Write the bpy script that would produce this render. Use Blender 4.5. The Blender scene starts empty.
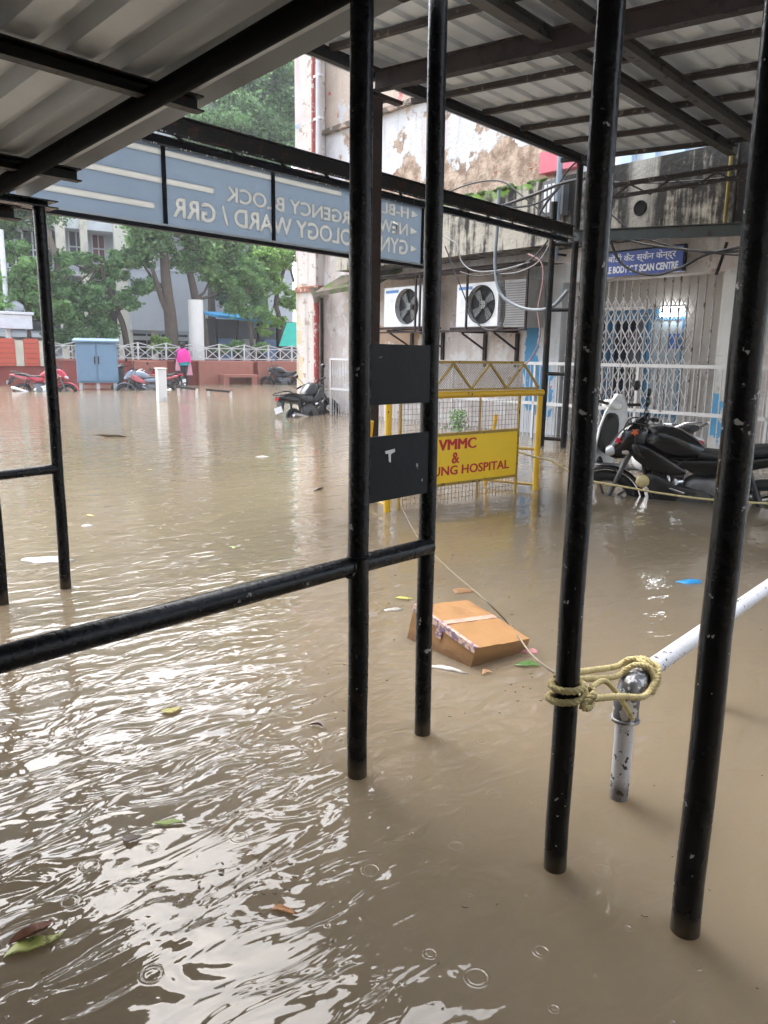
import bpy, math, random
from mathutils import Vector, Matrix, noise
random.seed(7)
S = bpy.context.scene
C = S.collection
PI = math.pi
# ------------------------------------------------------------------ camera
H = 1.2; F = 769.0; TH = math.radians(11.44); RL = math.radians(.87)
f_ = Vector((0, math.cos(TH), -math.sin(TH))); u0 = Vector((0, math.sin(TH), math.cos(TH)))
r_ = Vector((1, 0, 0))*math.cos(RL)+u0*math.sin(RL); u_ = -Vector((1, 0, 0))*math.sin(RL)+u0*math.cos(RL)
cam = bpy.data.objects.new('camera', bpy.data.cameras.new('camera')); C.objects.link(cam); S.camera = cam
cam.matrix_world = Matrix(((r_.x, u_.x, -f_.x, 0), (r_.y, u_.y, -f_.y, 0), (r_.z, u_.z, -f_.z, H), (0, 0, 0, 1)))
cam.data.sensor_fit = 'HORIZONTAL'; cam.data.sensor_width = 36; cam.data.lens = 36*F/768
cam.data.clip_start = .05; cam.data.clip_end = 2000
# ------------------------------------------------------------------ light
W = bpy.data.worlds.new('World'); S.world = W; W.use_nodes = True
wt = W.node_tree; bg = wt.nodes['Background']
sky = wt.nodes.new('ShaderNodeTexSky'); sky.sky_type = 'NISHITA'; sky.sun_disc = False
SUN_EL, SUN_AZ = math.radians(58), math.radians(-35)
sky.sun_elevation = SUN_EL; sky.sun_rotation = SUN_AZ; sky.dust_density = 4; sky.air_density = 1.2; sky.ozone_density = 1
hs = wt.nodes.new('ShaderNodeHueSaturation'); hs.inputs['Saturation'].default_value = .52
wt.links.new(sky.outputs[0], hs.inputs['Color']); wt.links.new(hs.outputs[0], bg.inputs[0]); bg.inputs[1].default_value = .15
sd = bpy.data.lights.new('sun', 'SUN'); sd.energy = .6; sd.angle = math.radians(75); sd.color = (1, .97, .92)
so = bpy.data.objects.new('sun', sd); C.objects.link(so)
sv = Vector((math.sin(SUN_AZ)*math.cos(SUN_EL), math.cos(SUN_AZ)*math.cos(SUN_EL), math.sin(SUN_EL)))
so.rotation_euler = sv.to_track_quat('Z', 'Y').to_euler()
S.view_settings.view_transform = 'Standard'; S.view_settings.look = 'None'; S.view_settings.gamma = 1
S.view_settings.exposure = 2.34
# ------------------------------------------------------------------ measuring helpers
def ray(px, py): return r_*((px-384)/F)+u_*((512-py)/F)+f_
def gp(px, py, z=0.0):
    d = ray(px, py); t = (z-H)/d.z; return Vector((d.x*t, d.y*t, z))
class Frame:
    """a vertical reference frame: local x to the right, local y away, z up"""
    def __init__(s, o, ang):
        s.o = Vector((o[0], o[1], 0)); s.a = ang; s.x = Vector((math.cos(ang), math.sin(ang), 0)); s.y = Vector((-math.sin(ang), math.cos(ang), 0))
    def loc(s, p): q = Vector(p)-s.o; return Vector((q.dot(s.x), q.dot(s.y), q.z))
    def w(s, x, y, z): return s.o+s.x*x+s.y*y+Vector((0, 0, z))
    def hit(s, px, py, y):
        d = ray(px, py); c = Vector((0, 0, H))-s.o; t = (y-c.dot(s.y))/d.dot(s.y); return s.loc(Vector((0, 0, H))+d*t)
    def hitx(s, px, py, x):
        d = ray(px, py); c = Vector((0, 0, H))-s.o; t = (x-c.dot(s.x))/d.dot(s.x); return s.loc(Vector((0, 0, H))+d*t)
SH = Frame((0, 0), math.radians(90-41.6))            # the shed grid
_l = SH.w(12.0, 12.6, 0); _r = SH.w(10.25, 1.0, 0)
FA = Frame(_l, math.atan2((_r-_l).y, (_r-_l).x))      # hospital facade
_a = gp(-10, 385.5); _b = gp(300, 383.5)
FR = Frame(_a, math.atan2((_b-_a).y, (_b-_a).x))      # far wall and fence
# ------------------------------------------------------------------ objects
def tag(o, label=None, cat=None, group=None, kind=None):
    if label: o['label'] = label
    if cat: o['category'] = cat
    if group: o['group'] = group
    if kind: o['kind'] = kind
    return o
def empty(name, loc, rz=0, label=None, cat=None, group=None, rot=None):
    o = bpy.data.objects.new(name, None); C.objects.link(o); o.location = loc
    o.rotation_euler = rot if rot else (0, 0, rz); o.empty_display_size = .2
    return tag(o, label, cat, group)
def fempty(name, fr, label, cat, group=None): return empty(name, fr.o, fr.a, label, cat, group)
def copy_tree(o, parent=None):
    c = o.copy(); C.objects.link(c)
    if parent: c.parent = parent
    for ch in o.children: copy_tree(ch, c)
    return c
class MB:
    def __init__(s): s.v = []; s.f = []; s.sm = []
    def add(s, vs, fs, smooth=False):
        n = len(s.v); s.v += [tuple(v) for v in vs]; s.f += [tuple(n+i for i in f) for f in fs]; s.sm += [smooth]*len(fs); return s
    def box(s, a, b):
        x0, y0, z0 = [min(a[i], b[i]) for i in range(3)]; x1, y1, z1 = [max(a[i], b[i]) for i in range(3)]
        return s.add([(x0,y0,z0),(x1,y0,z0),(x1,y1,z0),(x0,y1,z0),(x0,y0,z1),(x1,y0,z1),(x1,y1,z1),(x0,y1,z1)],
            [(0,3,2,1),(4,5,6,7),(0,1,5,4),(1,2,6,5),(2,3,7,6),(3,0,4,7)])
    def obox(s, c, h, M):
        c = Vector(c); vs = [c+M@Vector((x*h[0], y*h[1], z*h[2])) for z in (-1,1) for (x,y) in ((-1,-1),(1,-1),(1,1),(-1,1))]
        return s.add(vs, [(0,3,2,1),(4,5,6,7),(0,1,5,4),(1,2,6,5),(2,3,7,6),(3,0,4,7)])
    def beam(s, p0, p1, w, h, up=(0,0,1)):
        p0 = Vector(p0); p1 = Vector(p1); d = (p1-p0).normalized(); x = d.cross(Vector(up)).normalized(); y = x.cross(d)
        vs = [p+x*(a*w/2)+y*(b*h/2) for p in (p0,p1) for (a,b) in ((-1,-1),(1,-1),(1,1),(-1,1))]
        return s.add(vs, [(0,1,2,3),(7,6,5,4),(0,4,5,1),(1,5,6,2),(2,6,7,3),(3,7,4,0)])
    def prof(s, p0, p1, pts, up=(0,0,1)):
        """extrude a closed 2-D outline (x right, y up) from p0 to p1"""
        p0 = Vector(p0); p1 = Vector(p1); d = (p1-p0).normalized(); x = d.cross(Vector(up)).normalized(); y = x.cross(d); n = len(pts)
        vs = [p+x*a+y*b for p in (p0,p1) for a,b in pts]
        return s.add(vs, [tuple(range(n)), tuple(range(2*n-1, n-1, -1))]+[(i, n+i, n+(i+1)%n, (i+1)%n) for i in range(n)])
    def chan(s, p0, p1, w, h, t=.006, up=(0,0,1)):
        return s.prof(p0, p1, [(-w/2,-h/2),(w/2,-h/2),(w/2,-h/2+t),(-w/2+t,-h/2+t),(-w/2+t,h/2-t),(w/2,h/2-t),(w/2,h/2),(-w/2,h/2)], up)
    def ibeam(s, p0, p1, w, h, t=.008, up=(0,0,1)):
        a, b = w/2, h/2
        return s.prof(p0, p1, [(-a,-b),(a,-b),(a,-b+t),(t/2,-b+t),(t/2,b-t),(a,b-t),(a,b),(-a,b),(-a,b-t),(-t/2,b-t),(-t/2,-b+t),(-a,-b+t)], up)
    def angle(s, p0, p1, w, t=.006, up=(0,0,1)):
        return s.prof(p0, p1, [(0,0),(w,0),(w,t),(t,t),(t,w),(0,w)], up)
    def tube(s, pts, rad, n=10, caps=True):
        pts = [Vector(p) for p in pts]; m = len(pts); rs = rad if isinstance(rad, (list, tuple)) else [rad]*m
        t0 = (pts[1]-pts[0]).normalized(); x = t0.orthogonal().normalized(); vs = []
        for i, p in enumerate(pts):
            t = (pts[min(i+1,m-1)]-pts[max(i-1,0)]).normalized(); x = (x-t*x.dot(t)).normalized(); y = t.cross(x)
            for k in range(n): a = 2*PI*k/n; vs.append(p+(x*math.cos(a)+y*math.sin(a))*rs[i])
        fs = [(i*n+k, i*n+(k+1)%n, (i+1)*n+(k+1)%n, (i+1)*n+k) for i in range(m-1) for k in range(n)]
        s.add(vs, fs, True)
        if caps:
            s.add(vs[:n], [tuple(range(n-1,-1,-1))]); s.add(vs[-n:], [tuple(range(n))])
        return s
    def cyl(s, p0, p1, r0, r1=None, n=16): return s.tube([p0, p1], [r0, r0 if r1 is None else r1], n)
    def ring(s, c, ax, R, r, n=32, k=8, a0=0, a1=2*PI):
        ax = Vector(ax).normalized(); x = ax.orthogonal().normalized() if abs(ax.z) > .5 else Vector((0,0,1)).cross(ax).normalized(); y = ax.cross(x)
        closed = abs(a1-a0-2*PI) < 1e-6; m = n if closed else n+1; vs = []
        for i in range(m):
            a = a0+(a1-a0)*i/n; d = x*math.cos(a)+y*math.sin(a); p = Vector(c)+d*R
            for j in range(k): b = 2*PI*j/k; vs.append(p+d*(r*math.cos(b))+ax*(r*math.sin(b)))
        fs = [(i*k+j, i*k+(j+1)%k, ((i+1)%m)*k+(j+1)%k, ((i+1)%m)*k+j) for i in range(n if closed else m-1) for j in range(k)]
        return s.add(vs, fs, True)
    def ball(s, c, r, n=12, m=8, M=None):
        rr = r if isinstance(r, (tuple, list)) else (r,r,r); vs = []; c = Vector(c)
        for i in range(m+1):
            a = PI*i/m
            for k in range(n):
                b = 2*PI*k/n; q = Vector((rr[0]*math.sin(a)*math.cos(b), rr[1]*math.sin(a)*math.sin(b), rr[2]*math.cos(a)))
                vs.append(c+(M@q if M else q))
        return s.add(vs, [(i*n+k, (i+1)*n+k, (i+1)*n+(k+1)%n, i*n+(k+1)%n) for i in range(m) for k in range(n)], True)
    def loft(s, st, n=20, ax=0):
        """st: (x, y, z, halfwidth, halfheight, power) sections along x"""
        vs = []
        for (x, y, z, w, h, p) in st:
            for k in range(n):
                a = 2*PI*k/n; ca, sa = math.cos(a), math.sin(a)
                vs.append((x, y+w*math.copysign(abs(ca)**(2/p), ca), z+h*math.copysign(abs(sa)**(2/p), sa)))
        m = len(st)
        s.add(vs, [(i*n+k, i*n+(k+1)%n, (i+1)*n+(k+1)%n, (i+1)*n+k) for i in range(m-1) for k in range(n)], True)
        s.add(vs[:n], [tuple(range(n-1,-1,-1))], True); s.add(vs[-n:], [tuple(range(n))], True); return s
    def slab(s, poly, axis, a, b):
        """polygon (2-D) extruded along an axis between a and b"""
        n = len(poly); mk = {0: lambda u,v,t:(t,u,v), 1: lambda u,v,t:(u,t,v), 2: lambda u,v,t:(u,v,t)}[axis]
        vs = [mk(u,v,t) for t in (a,b) for u,v in poly]
        return s.add(vs, [tuple(range(n)), tuple(range(2*n-1,n-1,-1))]+[(i, n+i, n+(i+1)%n, (i+1)%n) for i in range(n)])
    def xf(s, M):
        s.v = [tuple(M@Vector(v)) for v in s.v]; return s
    def build(s, name, m, parent=None, bevel=0, sub=0, fix=True):
        me = bpy.data.meshes.new(name); me.from_pydata(s.v, [], s.f)
        me.polygons.foreach_set('use_smooth', s.sm); me.materials.append(m)
        if fix:
            import bmesh
            b = bmesh.new(); b.from_mesh(me); bmesh.ops.recalc_face_normals(b, faces=b.faces); b.to_mesh(me); b.free()
        o = bpy.data.objects.new(name, me); C.objects.link(o)
        if parent: o.parent = parent
        if bevel:
            md = o.modifiers.new('bevel', 'BEVEL'); md.width = bevel; md.segments = 2; md.limit_method = 'ANGLE'
        return o
# ------------------------------------------------------------------ materials
class NT:
    def __init__(s, name):
        s.m = bpy.data.materials.new(name); s.m.use_nodes = True; s.t = s.m.node_tree; s.n = s.t.nodes
        s.b = s.n['Principled BSDF']; s.tc = s.n.new('ShaderNodeTexCoord'); s.obj = s.tc.outputs['Object']; s.geo = s.n.new('ShaderNodeNewGeometry')
    def put(s, inp, v):
        if isinstance(v, bpy.types.NodeSocket): s.t.links.new(v, inp)
        elif isinstance(v, (tuple, list)) and len(v) == 3 and inp.type == 'RGBA': inp.default_value = (*v, 1)
        else: inp.default_value = v
    def mp(s, vec, scale): 
        n = s.n.new('ShaderNodeMapping'); s.put(n.inputs[0], vec); n.inputs['Scale'].default_value = scale; return n.outputs[0]
    def noise(s, scale=5, detail=4, rough=.55, vec=None, dist=0):
        n = s.n.new('ShaderNodeTexNoise'); s.put(n.inputs['Vector'], vec or s.obj); n.inputs['Scale'].default_value = scale
        n.inputs['Detail'].default_value = detail; n.inputs['Roughness'].default_value = rough; n.inputs['Distortion'].default_value = dist; return n.outputs[0]
    def vor(s, scale, vec=None, feat='F1', out='Distance'):
        n = s.n.new('ShaderNodeTexVoronoi'); n.feature = feat; s.put(n.inputs['Vector'], vec or s.obj); n.inputs['Scale'].default_value = scale; return n.outputs[out]
    def math(s, op, a, b=0.0, c=0.0, clamp=False):
        n = s.n.new('ShaderNodeMath'); n.operation = op; n.use_clamp = clamp; s.put(n.inputs[0], a); s.put(n.inputs[1], b); s.put(n.inputs[2], c); return n.outputs[0]
    def step(s, v, a, b):
        n = s.n.new('ShaderNodeMapRange'); n.interpolation_type = 'SMOOTHSTEP'; s.put(n.inputs[0], v); n.inputs[1].default_value = a; n.inputs[2].default_value = b
        if a > b: n.inputs[1].default_value = b; n.inputs[2].default_value = a; n.inputs[3].default_value = 1; n.inputs[4].default_value = 0
        return n.outputs[0]
    def mix(s, fac, a, b):
        n = s.n.new('ShaderNodeMix'); n.data_type = 'RGBA'; s.put(n.inputs[0], fac); s.put(n.inputs[6], a); s.put(n.inputs[7], b); return n.outputs[2]
    def sep(s, v=None):
        n = s.n.new('ShaderNodeSeparateXYZ'); s.put(n.inputs[0], v or s.obj); return n.outputs
    def bump(s, h, strength=.3, dist=.01, nrm=None):
        n = s.n.new('ShaderNodeBump'); s.put(n.inputs['Height'], h); n.inputs['Strength'].default_value = strength; n.inputs['Distance'].default_value = dist
        if nrm: s.put(n.inputs['Normal'], nrm)
        return n.outputs[0]
    def fin(s, col, rough=.6, metal=0, nrm=None, **k):
        s.put(s.b.inputs['Base Color'], col); s.put(s.b.inputs['Roughness'], rough); s.put(s.b.inputs['Metallic'], metal)
        if nrm: s.put(s.b.inputs['Normal'], nrm)
        for a, v in k.items(): s.put(s.b.inputs[a.replace('_', ' ')], v)
        return s.m
MC = {}
def paint(name, col, rough=.5, metal=0, var=.25, scale=4, chip=None, chipt=.66, chips=22, bump=.15, bscale=60, dirt=None, spec=.5, tide=False):
    return paint_(name, col, rough, metal, var, scale, chip, chipt, chips, bump, bscale, dirt, spec, tide)
def paint_(name, col, rough=.5, metal=0, var=.25, scale=4, chip=None, chipt=.66, chips=22, bump=.15, bscale=60, dirt=None, spec=.5, tide=False):
    """paint or stuff with tonal variation, optional chips through to another colour, optional dirt"""
    if name in MC: return MC[name]
    t = NT(name); nz = t.noise(scale, 5)
    c = t.mix(nz, tuple(x*(1-var) for x in col), tuple(min(1, x*(1+var)) for x in col))
    if dirt: c = t.mix(t.math('MULTIPLY', t.step(t.noise(scale*.7, 6, .65), .48, .72), .7), c, dirt)
    r = t.math('ADD', rough-.1, t.math('MULTIPLY', t.noise(scale*3, 4), .2)); h = t.noise(bscale, 3)
    if chip:
        k = t.step(t.math('ADD', t.noise(chips, 6, .6), t.math('MULTIPLY', t.math('SUBTRACT', t.noise(3.2, 3), .5), .35)), chipt, chipt+.015); c = t.mix(k, c, chip); r = t.math('ADD', r, t.math('MULTIPLY', k, .25)); h = t.math('SUBTRACT', h, t.math('MULTIPLY', k, 1.5))
    if tide:     # dried silt left at the waterline, a little rust above it
        zz_ = t.math('ADD', t.sep()[2], t.math('MULTIPLY', t.noise(22, 4), -.07)); k = t.math('MULTIPLY', t.step(zz_, .035, -.015), .75)
        c = t.mix(k, c, (.075, .058, .038)); r = t.math('ADD', r, t.math('MULTIPLY', k, .3))
        c = t.mix(t.math('MULTIPLY', t.step(t.noise(9, 6, .7), .60, .70), t.step(zz_, .5, .0)), c, (.035, .014, .007))
    MC[name] = t.fin(c, r, metal, t.bump(h, bump, .004), Specular_IOR_Level=spec); return MC[name]
BLK = paint('black enamel paint', (.0022, .0027, .0042), .27, 0, .3, 6, (.30, .30, .31), .70, 26, .45, 45, spec=.22, tide=True)
BLKC = paint('chipped black enamel', (.0022, .0027, .0042), .25, 0, .3, 6, (.38, .38, .39), .650, 38, .45, 45, spec=.25, tide=True)
BLKD = paint('flat black sheet', (.004, .005, .008), .38, 0, .4, 5, (.25, .26, .27), .72, 22, .3, 30, spec=.12)
DKM = paint('old dark steel paint', (.0065, .006, .0055), .5, 0, .5, 8, (.05, .022, .014), .60, 14, .5, 60, spec=.2)
BRN = paint('red oxide steel', (.026, .014, .012), .55, 0, .5, 5, (.018, .014, .012), .58, 9, .5, 50, spec=.25)
RUST = paint('rusty purlin steel', (.026, .016, .012), .7, 0, .5, 12, (.16, .13, .10), .62, 16, .7, 60)
WPIPE = paint('white enamel pipe', (.50, .51, .55), .35, 0, .12, 6, (.035, .028, .024), .62, 48, .5, 60, tide=True)
STEEL = paint('bare steel', (.35, .35, .36), .35, .9, .3, 9)
GREYP = paint('dull metal elbow', (.13, .13, .135), .35, .6, .6, 14, (.55, .55, .56), .50, 30)
WHITE = paint('white enamel', (.72, .73, .74), .4, 0, .08, 4, None, dirt=(.35, .31, .26))
RAILW = paint('white railing paint', (.54, .53, .52), .5, 0, .1, 7, (.12, .06, .035), .68, 18)
YEL = paint('yellow enamel', (.62, .37, .012), .42, 0, .15, 5, (.10, .05, .02), .68, 20, .2, 40)
YELD = paint('yellow sign enamel', (.84, .55, .015), .45, 0, .10, 3, (.13, .08, .03), .72, 13, .1, 40)
OCH = paint('weathered yellow tube', (.33, .21, .03), .5, 0, .3, 8, (.08, .05, .03), .62, 20)
REDT = paint('red sign lettering', (.45, .012, .015), .5, 0, .12, 5)
RUBBER = paint('black rubber', (.012, .012, .012), .75, 0, .3, 8)
PLAST = paint('black plastic', (.012, .012, .013), .38, 0, .3, 8)
GLOSSB = paint('glossy black bodywork', (.004, .004, .005), .14, 0, .3, 3); 
SEATM = paint('black vinyl seat', (.014, .014, .015), .5, 0, .3, 20, None, bump=.4, bscale=140)
CHROME = paint('chrome', (.55, .55, .56), .18, 1, .15, 6)
ENGINE = paint('engine alloy', (.14, .14, .145), .45, .8, .5, 20, None, dirt=(.05, .035, .025))
def glassm(name, col, rough=.08):
    if name in MC: return MC[name]
    t = NT(name); MC[name] = t.fin(col, rough); return MC[name]
HLAMP = glassm('headlamp glass', (.45, .47, .5), .06); REDL = glassm('red tail lamp', (.45, .01, .012), .1)
def plain(name, col, rough=.5): return paint(name, col, rough, 0, .12, 5)
# --------- water
def water_mat():
    t = NT('muddy flood water'); P = t.geo.outputs['Position']; sp = t.sep(P)
    dist = t.math('SQRT', t.math('ADD', t.math('MULTIPLY', sp[0], sp[0]), t.math('MULTIPLY', sp[1], sp[1])))
    murk = t.noise(.55, 4, .5, P); c = t.mix(murk, (.138, .111, .075), (.190, .154, .107))
    c = t.mix(t.math('MULTIPLY', t.step(t.noise(3.5, 4, .6, t.mp(P, (1, .4, 1))), .5, .75), .25), c, (.17, .13, .085))
    rot = t.n.new('ShaderNodeMapping'); rot.inputs['Rotation'].default_value = (0, 0, math.radians(-38)); t.put(rot.inputs[0], P)
    R = rot.outputs[0]
    calm = t.step(t.math('ADD', t.math('MULTIPLY', sp[0], 1.0), t.math('MULTIPLY', t.noise(.8, 2, .5, P), 1.0)), 1.05, -.25)   # breeze reaches less far under the roof on the right
    big = t.noise(1.9, 2, .45, t.mp(R, (.8, 1.7, 1)), .5)
    mid = t.noise(6.5, 2, .5, t.mp(R, (.75, 1.6, 1)), .8)
    fine = t.noise(24, 2, .5, t.mp(R, (.9, 1.3, 1)), .3)
    patch = t.step(t.noise(.9, 2, .5, P), .38, .62)
    h = t.math('ADD', t.math('MULTIPLY', big, .021), t.math('MULTIPLY', mid, .0115))
    h = t.math('ADD', h, t.math('MULTIPLY', t.math('MULTIPLY', fine, .0009), t.math('ADD', .35, patch)))
    h = t.math('MULTIPLY', h, t.math('ADD', .55, t.math('MULTIPLY', calm, .37))); h = t.math('MULTIPLY', h, t.math('SUBTRACT', 1.0, t.math('MULTIPLY', t.step(dist, 2.5, 7), .55)))
    # rings left by rain drops
    def rings(sc, off, rad, freq, amp, thr):
        mpn = t.n.new('ShaderNodeMapping'); mpn.inputs['Location'].default_value = (off, off*1.7, 0); t.put(mpn.inputs[0], P)
        v = t.n.new('ShaderNodeTexVoronoi'); v.voronoi_dimensions = '2D'; t.put(v.inputs['Vector'], mpn.outputs[0]); v.inputs['Scale'].default_value = sc
        d = t.math('DIVIDE', v.outputs['Distance'], sc); rnd = t.sep(v.outputs['Color'])
        on = t.math('GREATER_THAN', rnd[0], thr); R0 = t.math('MULTIPLY', rnd[1], rad)
        g = t.math('SUBTRACT', d, R0); env = t.math('EXPONENT', t.math('MULTIPLY', t.math('MULTIPLY', g, g), -1/(rad*.22)**2))
        w = t.math('SINE', t.math('MULTIPLY', g, freq)); return t.math('MULTIPLY', t.math('MULTIPLY', t.math('MULTIPLY', w, env), amp), on)
    h = t.math('ADD', h, rings(2.6, 3.3, .075, 260, .0003, .93))
    h = t.math('ADD', h, rings(9.0, 9.1, .022, 620, .0004, .60))
    nr = t.bump(h, 1.0, 1.0)
    t.b.subsurface_method = 'BURLEY'
    return t.fin(c, t.math('ADD', .025, t.math('MULTIPLY', t.step(dist, 5, 20), .13)), 0, nr, IOR=1.45, Subsurface_Weight=.7, Subsurface_Scale=.24, Subsurface_Radius=(1, .8, .55))
water = MB().add([(-260,-60,0),(260,-60,0),(260,420,0),(-260,420,0)], [(0,1,2,3)]).build('water', water_mat()); tag(water, kind='structure')
ground = MB().box((-300,-80,-.9),(300,450,-.45)).build('ground', paint('wet asphalt', (.05,.048,.045), .8)); tag(ground, kind='structure')
# --------- haze (rain-filled air)
def add_haze():
    m = bpy.data.materials.new('rain haze'); m.use_nodes = True; nt = m.node_tree; nt.nodes.clear()
    o = nt.nodes.new('ShaderNodeOutputMaterial'); v = nt.nodes.new('ShaderNodeVolumePrincipled')
    v.inputs['Color'].default_value = (.93, .96, 1, 1); v.inputs['Density'].default_value = HAZE; v.inputs['Anisotropy'].default_value = .2
    nt.links.new(v.outputs[0], o.inputs['Volume'])
    hz = MB().box((-330,-110,-2),(330,480,24)).build('haze', m); tag(hz, kind='stuff')
HAZE = .0013
add_haze()
# ================================================================== SHED (near, left roof)
AV = Vector((1, 0, 0)); BV = Vector((0, 1, 0)); ZV = Vector((0, 0, 1))
def on_roof(px, py, p0, n):   # ray hits a sloping plane given in shed coordinates
    d = ray(px, py); dl = Vector((d.dot(SH.x), d.dot(SH.y), d.z)); c = Vector((0, 0, H)); t = (Vector(p0)-c).dot(n)/dl.dot(n); return c+dl*t
q0 = SH.hitx(0, 191, 1.47); q1 = SH.hitx(350, -6, 1.47)
slope = (q1.z-q0.z)/(q1.y-q0.y)
def zl(B): return q0.z+slope*(B-q0.y)      # rafter centre height
nL = Vector((0, -slope, 1)).normalized()
print('left roof', q0, q1, slope)
def sheet_mesh(A0, A1, B0, B1, z0, slopeB, pitch, rib, hgt, along='B', slopeA=0, thick=.0012):
    """trapezoidal ribbed steel sheet; ribs run along B (or A); z0 at A0,B0"""
    mb = MB(); prof = []
    u0_, u1_ = (A0, A1) if along == 'B' else (B0, B1)
    u = u0_
    while u < u1_-1e-6:
        for du, dz in ((0, 0), (pitch-rib*1.7, 0), (pitch-rib*1.35, hgt), (pitch-rib*.35, hgt)):
            prof.append((u+du, dz))
        u += pitch
    prof.append((u, 0)); n = len(prof); vs = []
    segs = 8
    for off in (0, thick):
        for k in range(segs+1):
            for (uu, dz) in prof:
                if along == 'B': A, B = uu, B0+(B1-B0)*k/segs
                else: B, A = uu, A0+(A1-A0)*k/segs
                vs.append((A, B, z0+slopeB*(B-B0)+slopeA*(A-A0)+dz+off))
    L = (segs+1)*n
    fs = []
    for k in range(segs):
        for i in range(n-1):
            a = k*n+i; fs.append((a, a+1, a+n+1, a+n)); fs.append((L+a, L+a+n, L+a+n+1, L+a+1))
    for i in range(n-1): fs.append((i, L+i, L+i+1, i+1)); a = segs*n+i; fs.append((a, a+1, L+a+1, L+a))
    for k in range(segs): a = k*n; fs.append((a, a+n, L+a+n, L+a)); a = k*n+n-1; fs.append((a, L+a, L+a+n, a+n))
    return mb.add(vs, fs)
def tin_mat(name, col, st, sc=3):
    t = NT(name); n1 = t.noise(sc, 6, .6); c = t.mix(n1, tuple(x*.78 for x in col), tuple(x*1.15 for x in col))
    k = t.step(t.noise(2.1, 6, .62, t.mp(t.obj, (1, .45, 1))), .50, .72); c = t.mix(t.math('MULTIPLY', k, .55), c, st)
    k2 = t.step(t.noise(7, 3, .5), .66, .74); c = t.mix(t.math('MULTIPLY', k2, .55), c, (.42, .42, .43))
    return t.fin(c, .5, .25, t.bump(t.noise(30, 3), .15, .003))
TINL = tin_mat('dull zinc sheet', (.40, .43, .46), (.22, .225, .225)); TINR = tin_mat('pale steel sheet', (.68, .73, .78), (.34, .34, .34), 2)
shed = fempty('shed_roof', SH, 'grey ribbed metal shed roof overhead at upper left on black rafters', 'roof')
EA = SH.hitx; 
edgeA = on_roof(350, 28, (0, q0.y, q0.z+.075), nL).x
e2 = on_roof(120, 157, (0, q0.y, q0.z+.075), nL).x
print('edge A', edgeA, e2)
EDGE = (edgeA+e2)/2
B_E, B_N = q0.y+.42, -3.2
pitch = .18
npan = 26
sheet_mesh(EDGE-pitch*npan, EDGE, B_N, B_E, zl(B_N)+.085, slope, pitch, .055, .045, 'B').build('roof_sheet', TINL, shed)
for a in (1.47, -1.6): MB().tube([(a, B_N+.1, zl(B_N+.1)+.02), (a, q0.y+.12, zl(q0.y+.12)+.02)], .033, 20).build('rafter', paint('matt black pipe', (.0012,.0013,.0016), .7, 0, .4, 7, None, bump=.3, dirt=(.003,.0028,.0026), spec=.05), shed)
pu = [on_roof(100, 81, (0, q0.y, q0.z+.03), nL), on_roof(0, 165, (0, q0.y, q0.z+.03), nL)]
print('purlins', pu)
pe1 = on_roof(197, 112, (0, q0.y, q0.z+.03), nL).x; pe2 = on_roof(71, 184, (0, q0.y, q0.z+.03), nL).x
PB = [pu[0].y, pu[1].y]; stp = abs(PB[1]-PB[0]); PB += [min(PB)-stp*k for k in range(1, 5)]
for i, b in enumerate(PB):
    MB().chan((-2.6, b, zl(b)+.045), ((pe1, pe2)[i] if i < 2 else EDGE-.1, b, zl(b)+.045), .045, .05).build('purlin', DKM, shed)
# eave channel over the left post pair
ez = SH.hit(20, 204, 3.76).z; ea = SH.hit(53, 205, 3.76).x
MB().chan((-2.6, 3.76, ez+.012), (ea, 3.76, ez+.012), .11, .035).build('eave_channel', BLK, shed)
MB().chan((-.4, 3.70, ez-.055), (SH.hit(17, 210, 3.70).x, 3.70, ez-.055), .08, .06).build('gutter_bracket', DKM, shed)
# ------------------------------------------------------------------ posts
def pole(A, B, z1, r, name='pole', parent=None, m=BLK, z0=-.42, lean=0.0):
    mb = MB(); k = 14
    pts = [(A+lean*(z0+(z1-z0)*i/k)+.0012*math.sin(i*1.7), B+.0012*math.cos(i*2.1), z0+(z1-z0)*i/k) for i in range(k+1)]
    return mb.tube(pts, r, 24).build(name, m, parent)
def weld(A, B, z, r): return MB().ring((A, B, z), (0, 0, 1), r, .004, 24, 6)
pf = fempty('post_frame', SH, 'twin black steel posts carrying two black plates and a long low handrail', 'steel frame', 'black post frames of the shed')
A1, B1, A2, B2 = 1.489, 1.411, 1.819, 1.434
def leanof(A, B, px, py): q = SH.hit(px, py, B); return (q.x-A)/q.z
pole(A1, B1, zl(B1)+.05, .0288, 'post', pf, lean=leanof(A1, B1, 362, 2)); pole(A2, B2, 3.3, .0262, 'post', pf, lean=leanof(A2, B2, 438.5, 2))
def plate(y00, y01, y10, y11, m=BLKD):
    z = [SH.hit(372, y00, 1.42).z, SH.hit(372, y01, 1.42).z, SH.hit(424, y10, 1.42).z, SH.hit(424, y11, 1.42).z]
    zt = (z[0]+z[2])/2; zb = (z[1]+z[3])/2
    return MB().box((A1+.02, 1.418, zb), (A2-.02, 1.426, zt)).build('plate', m, pf, .001)
plate(344, 406, 345, 402); plate(437, 503, 432, 493)
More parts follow.
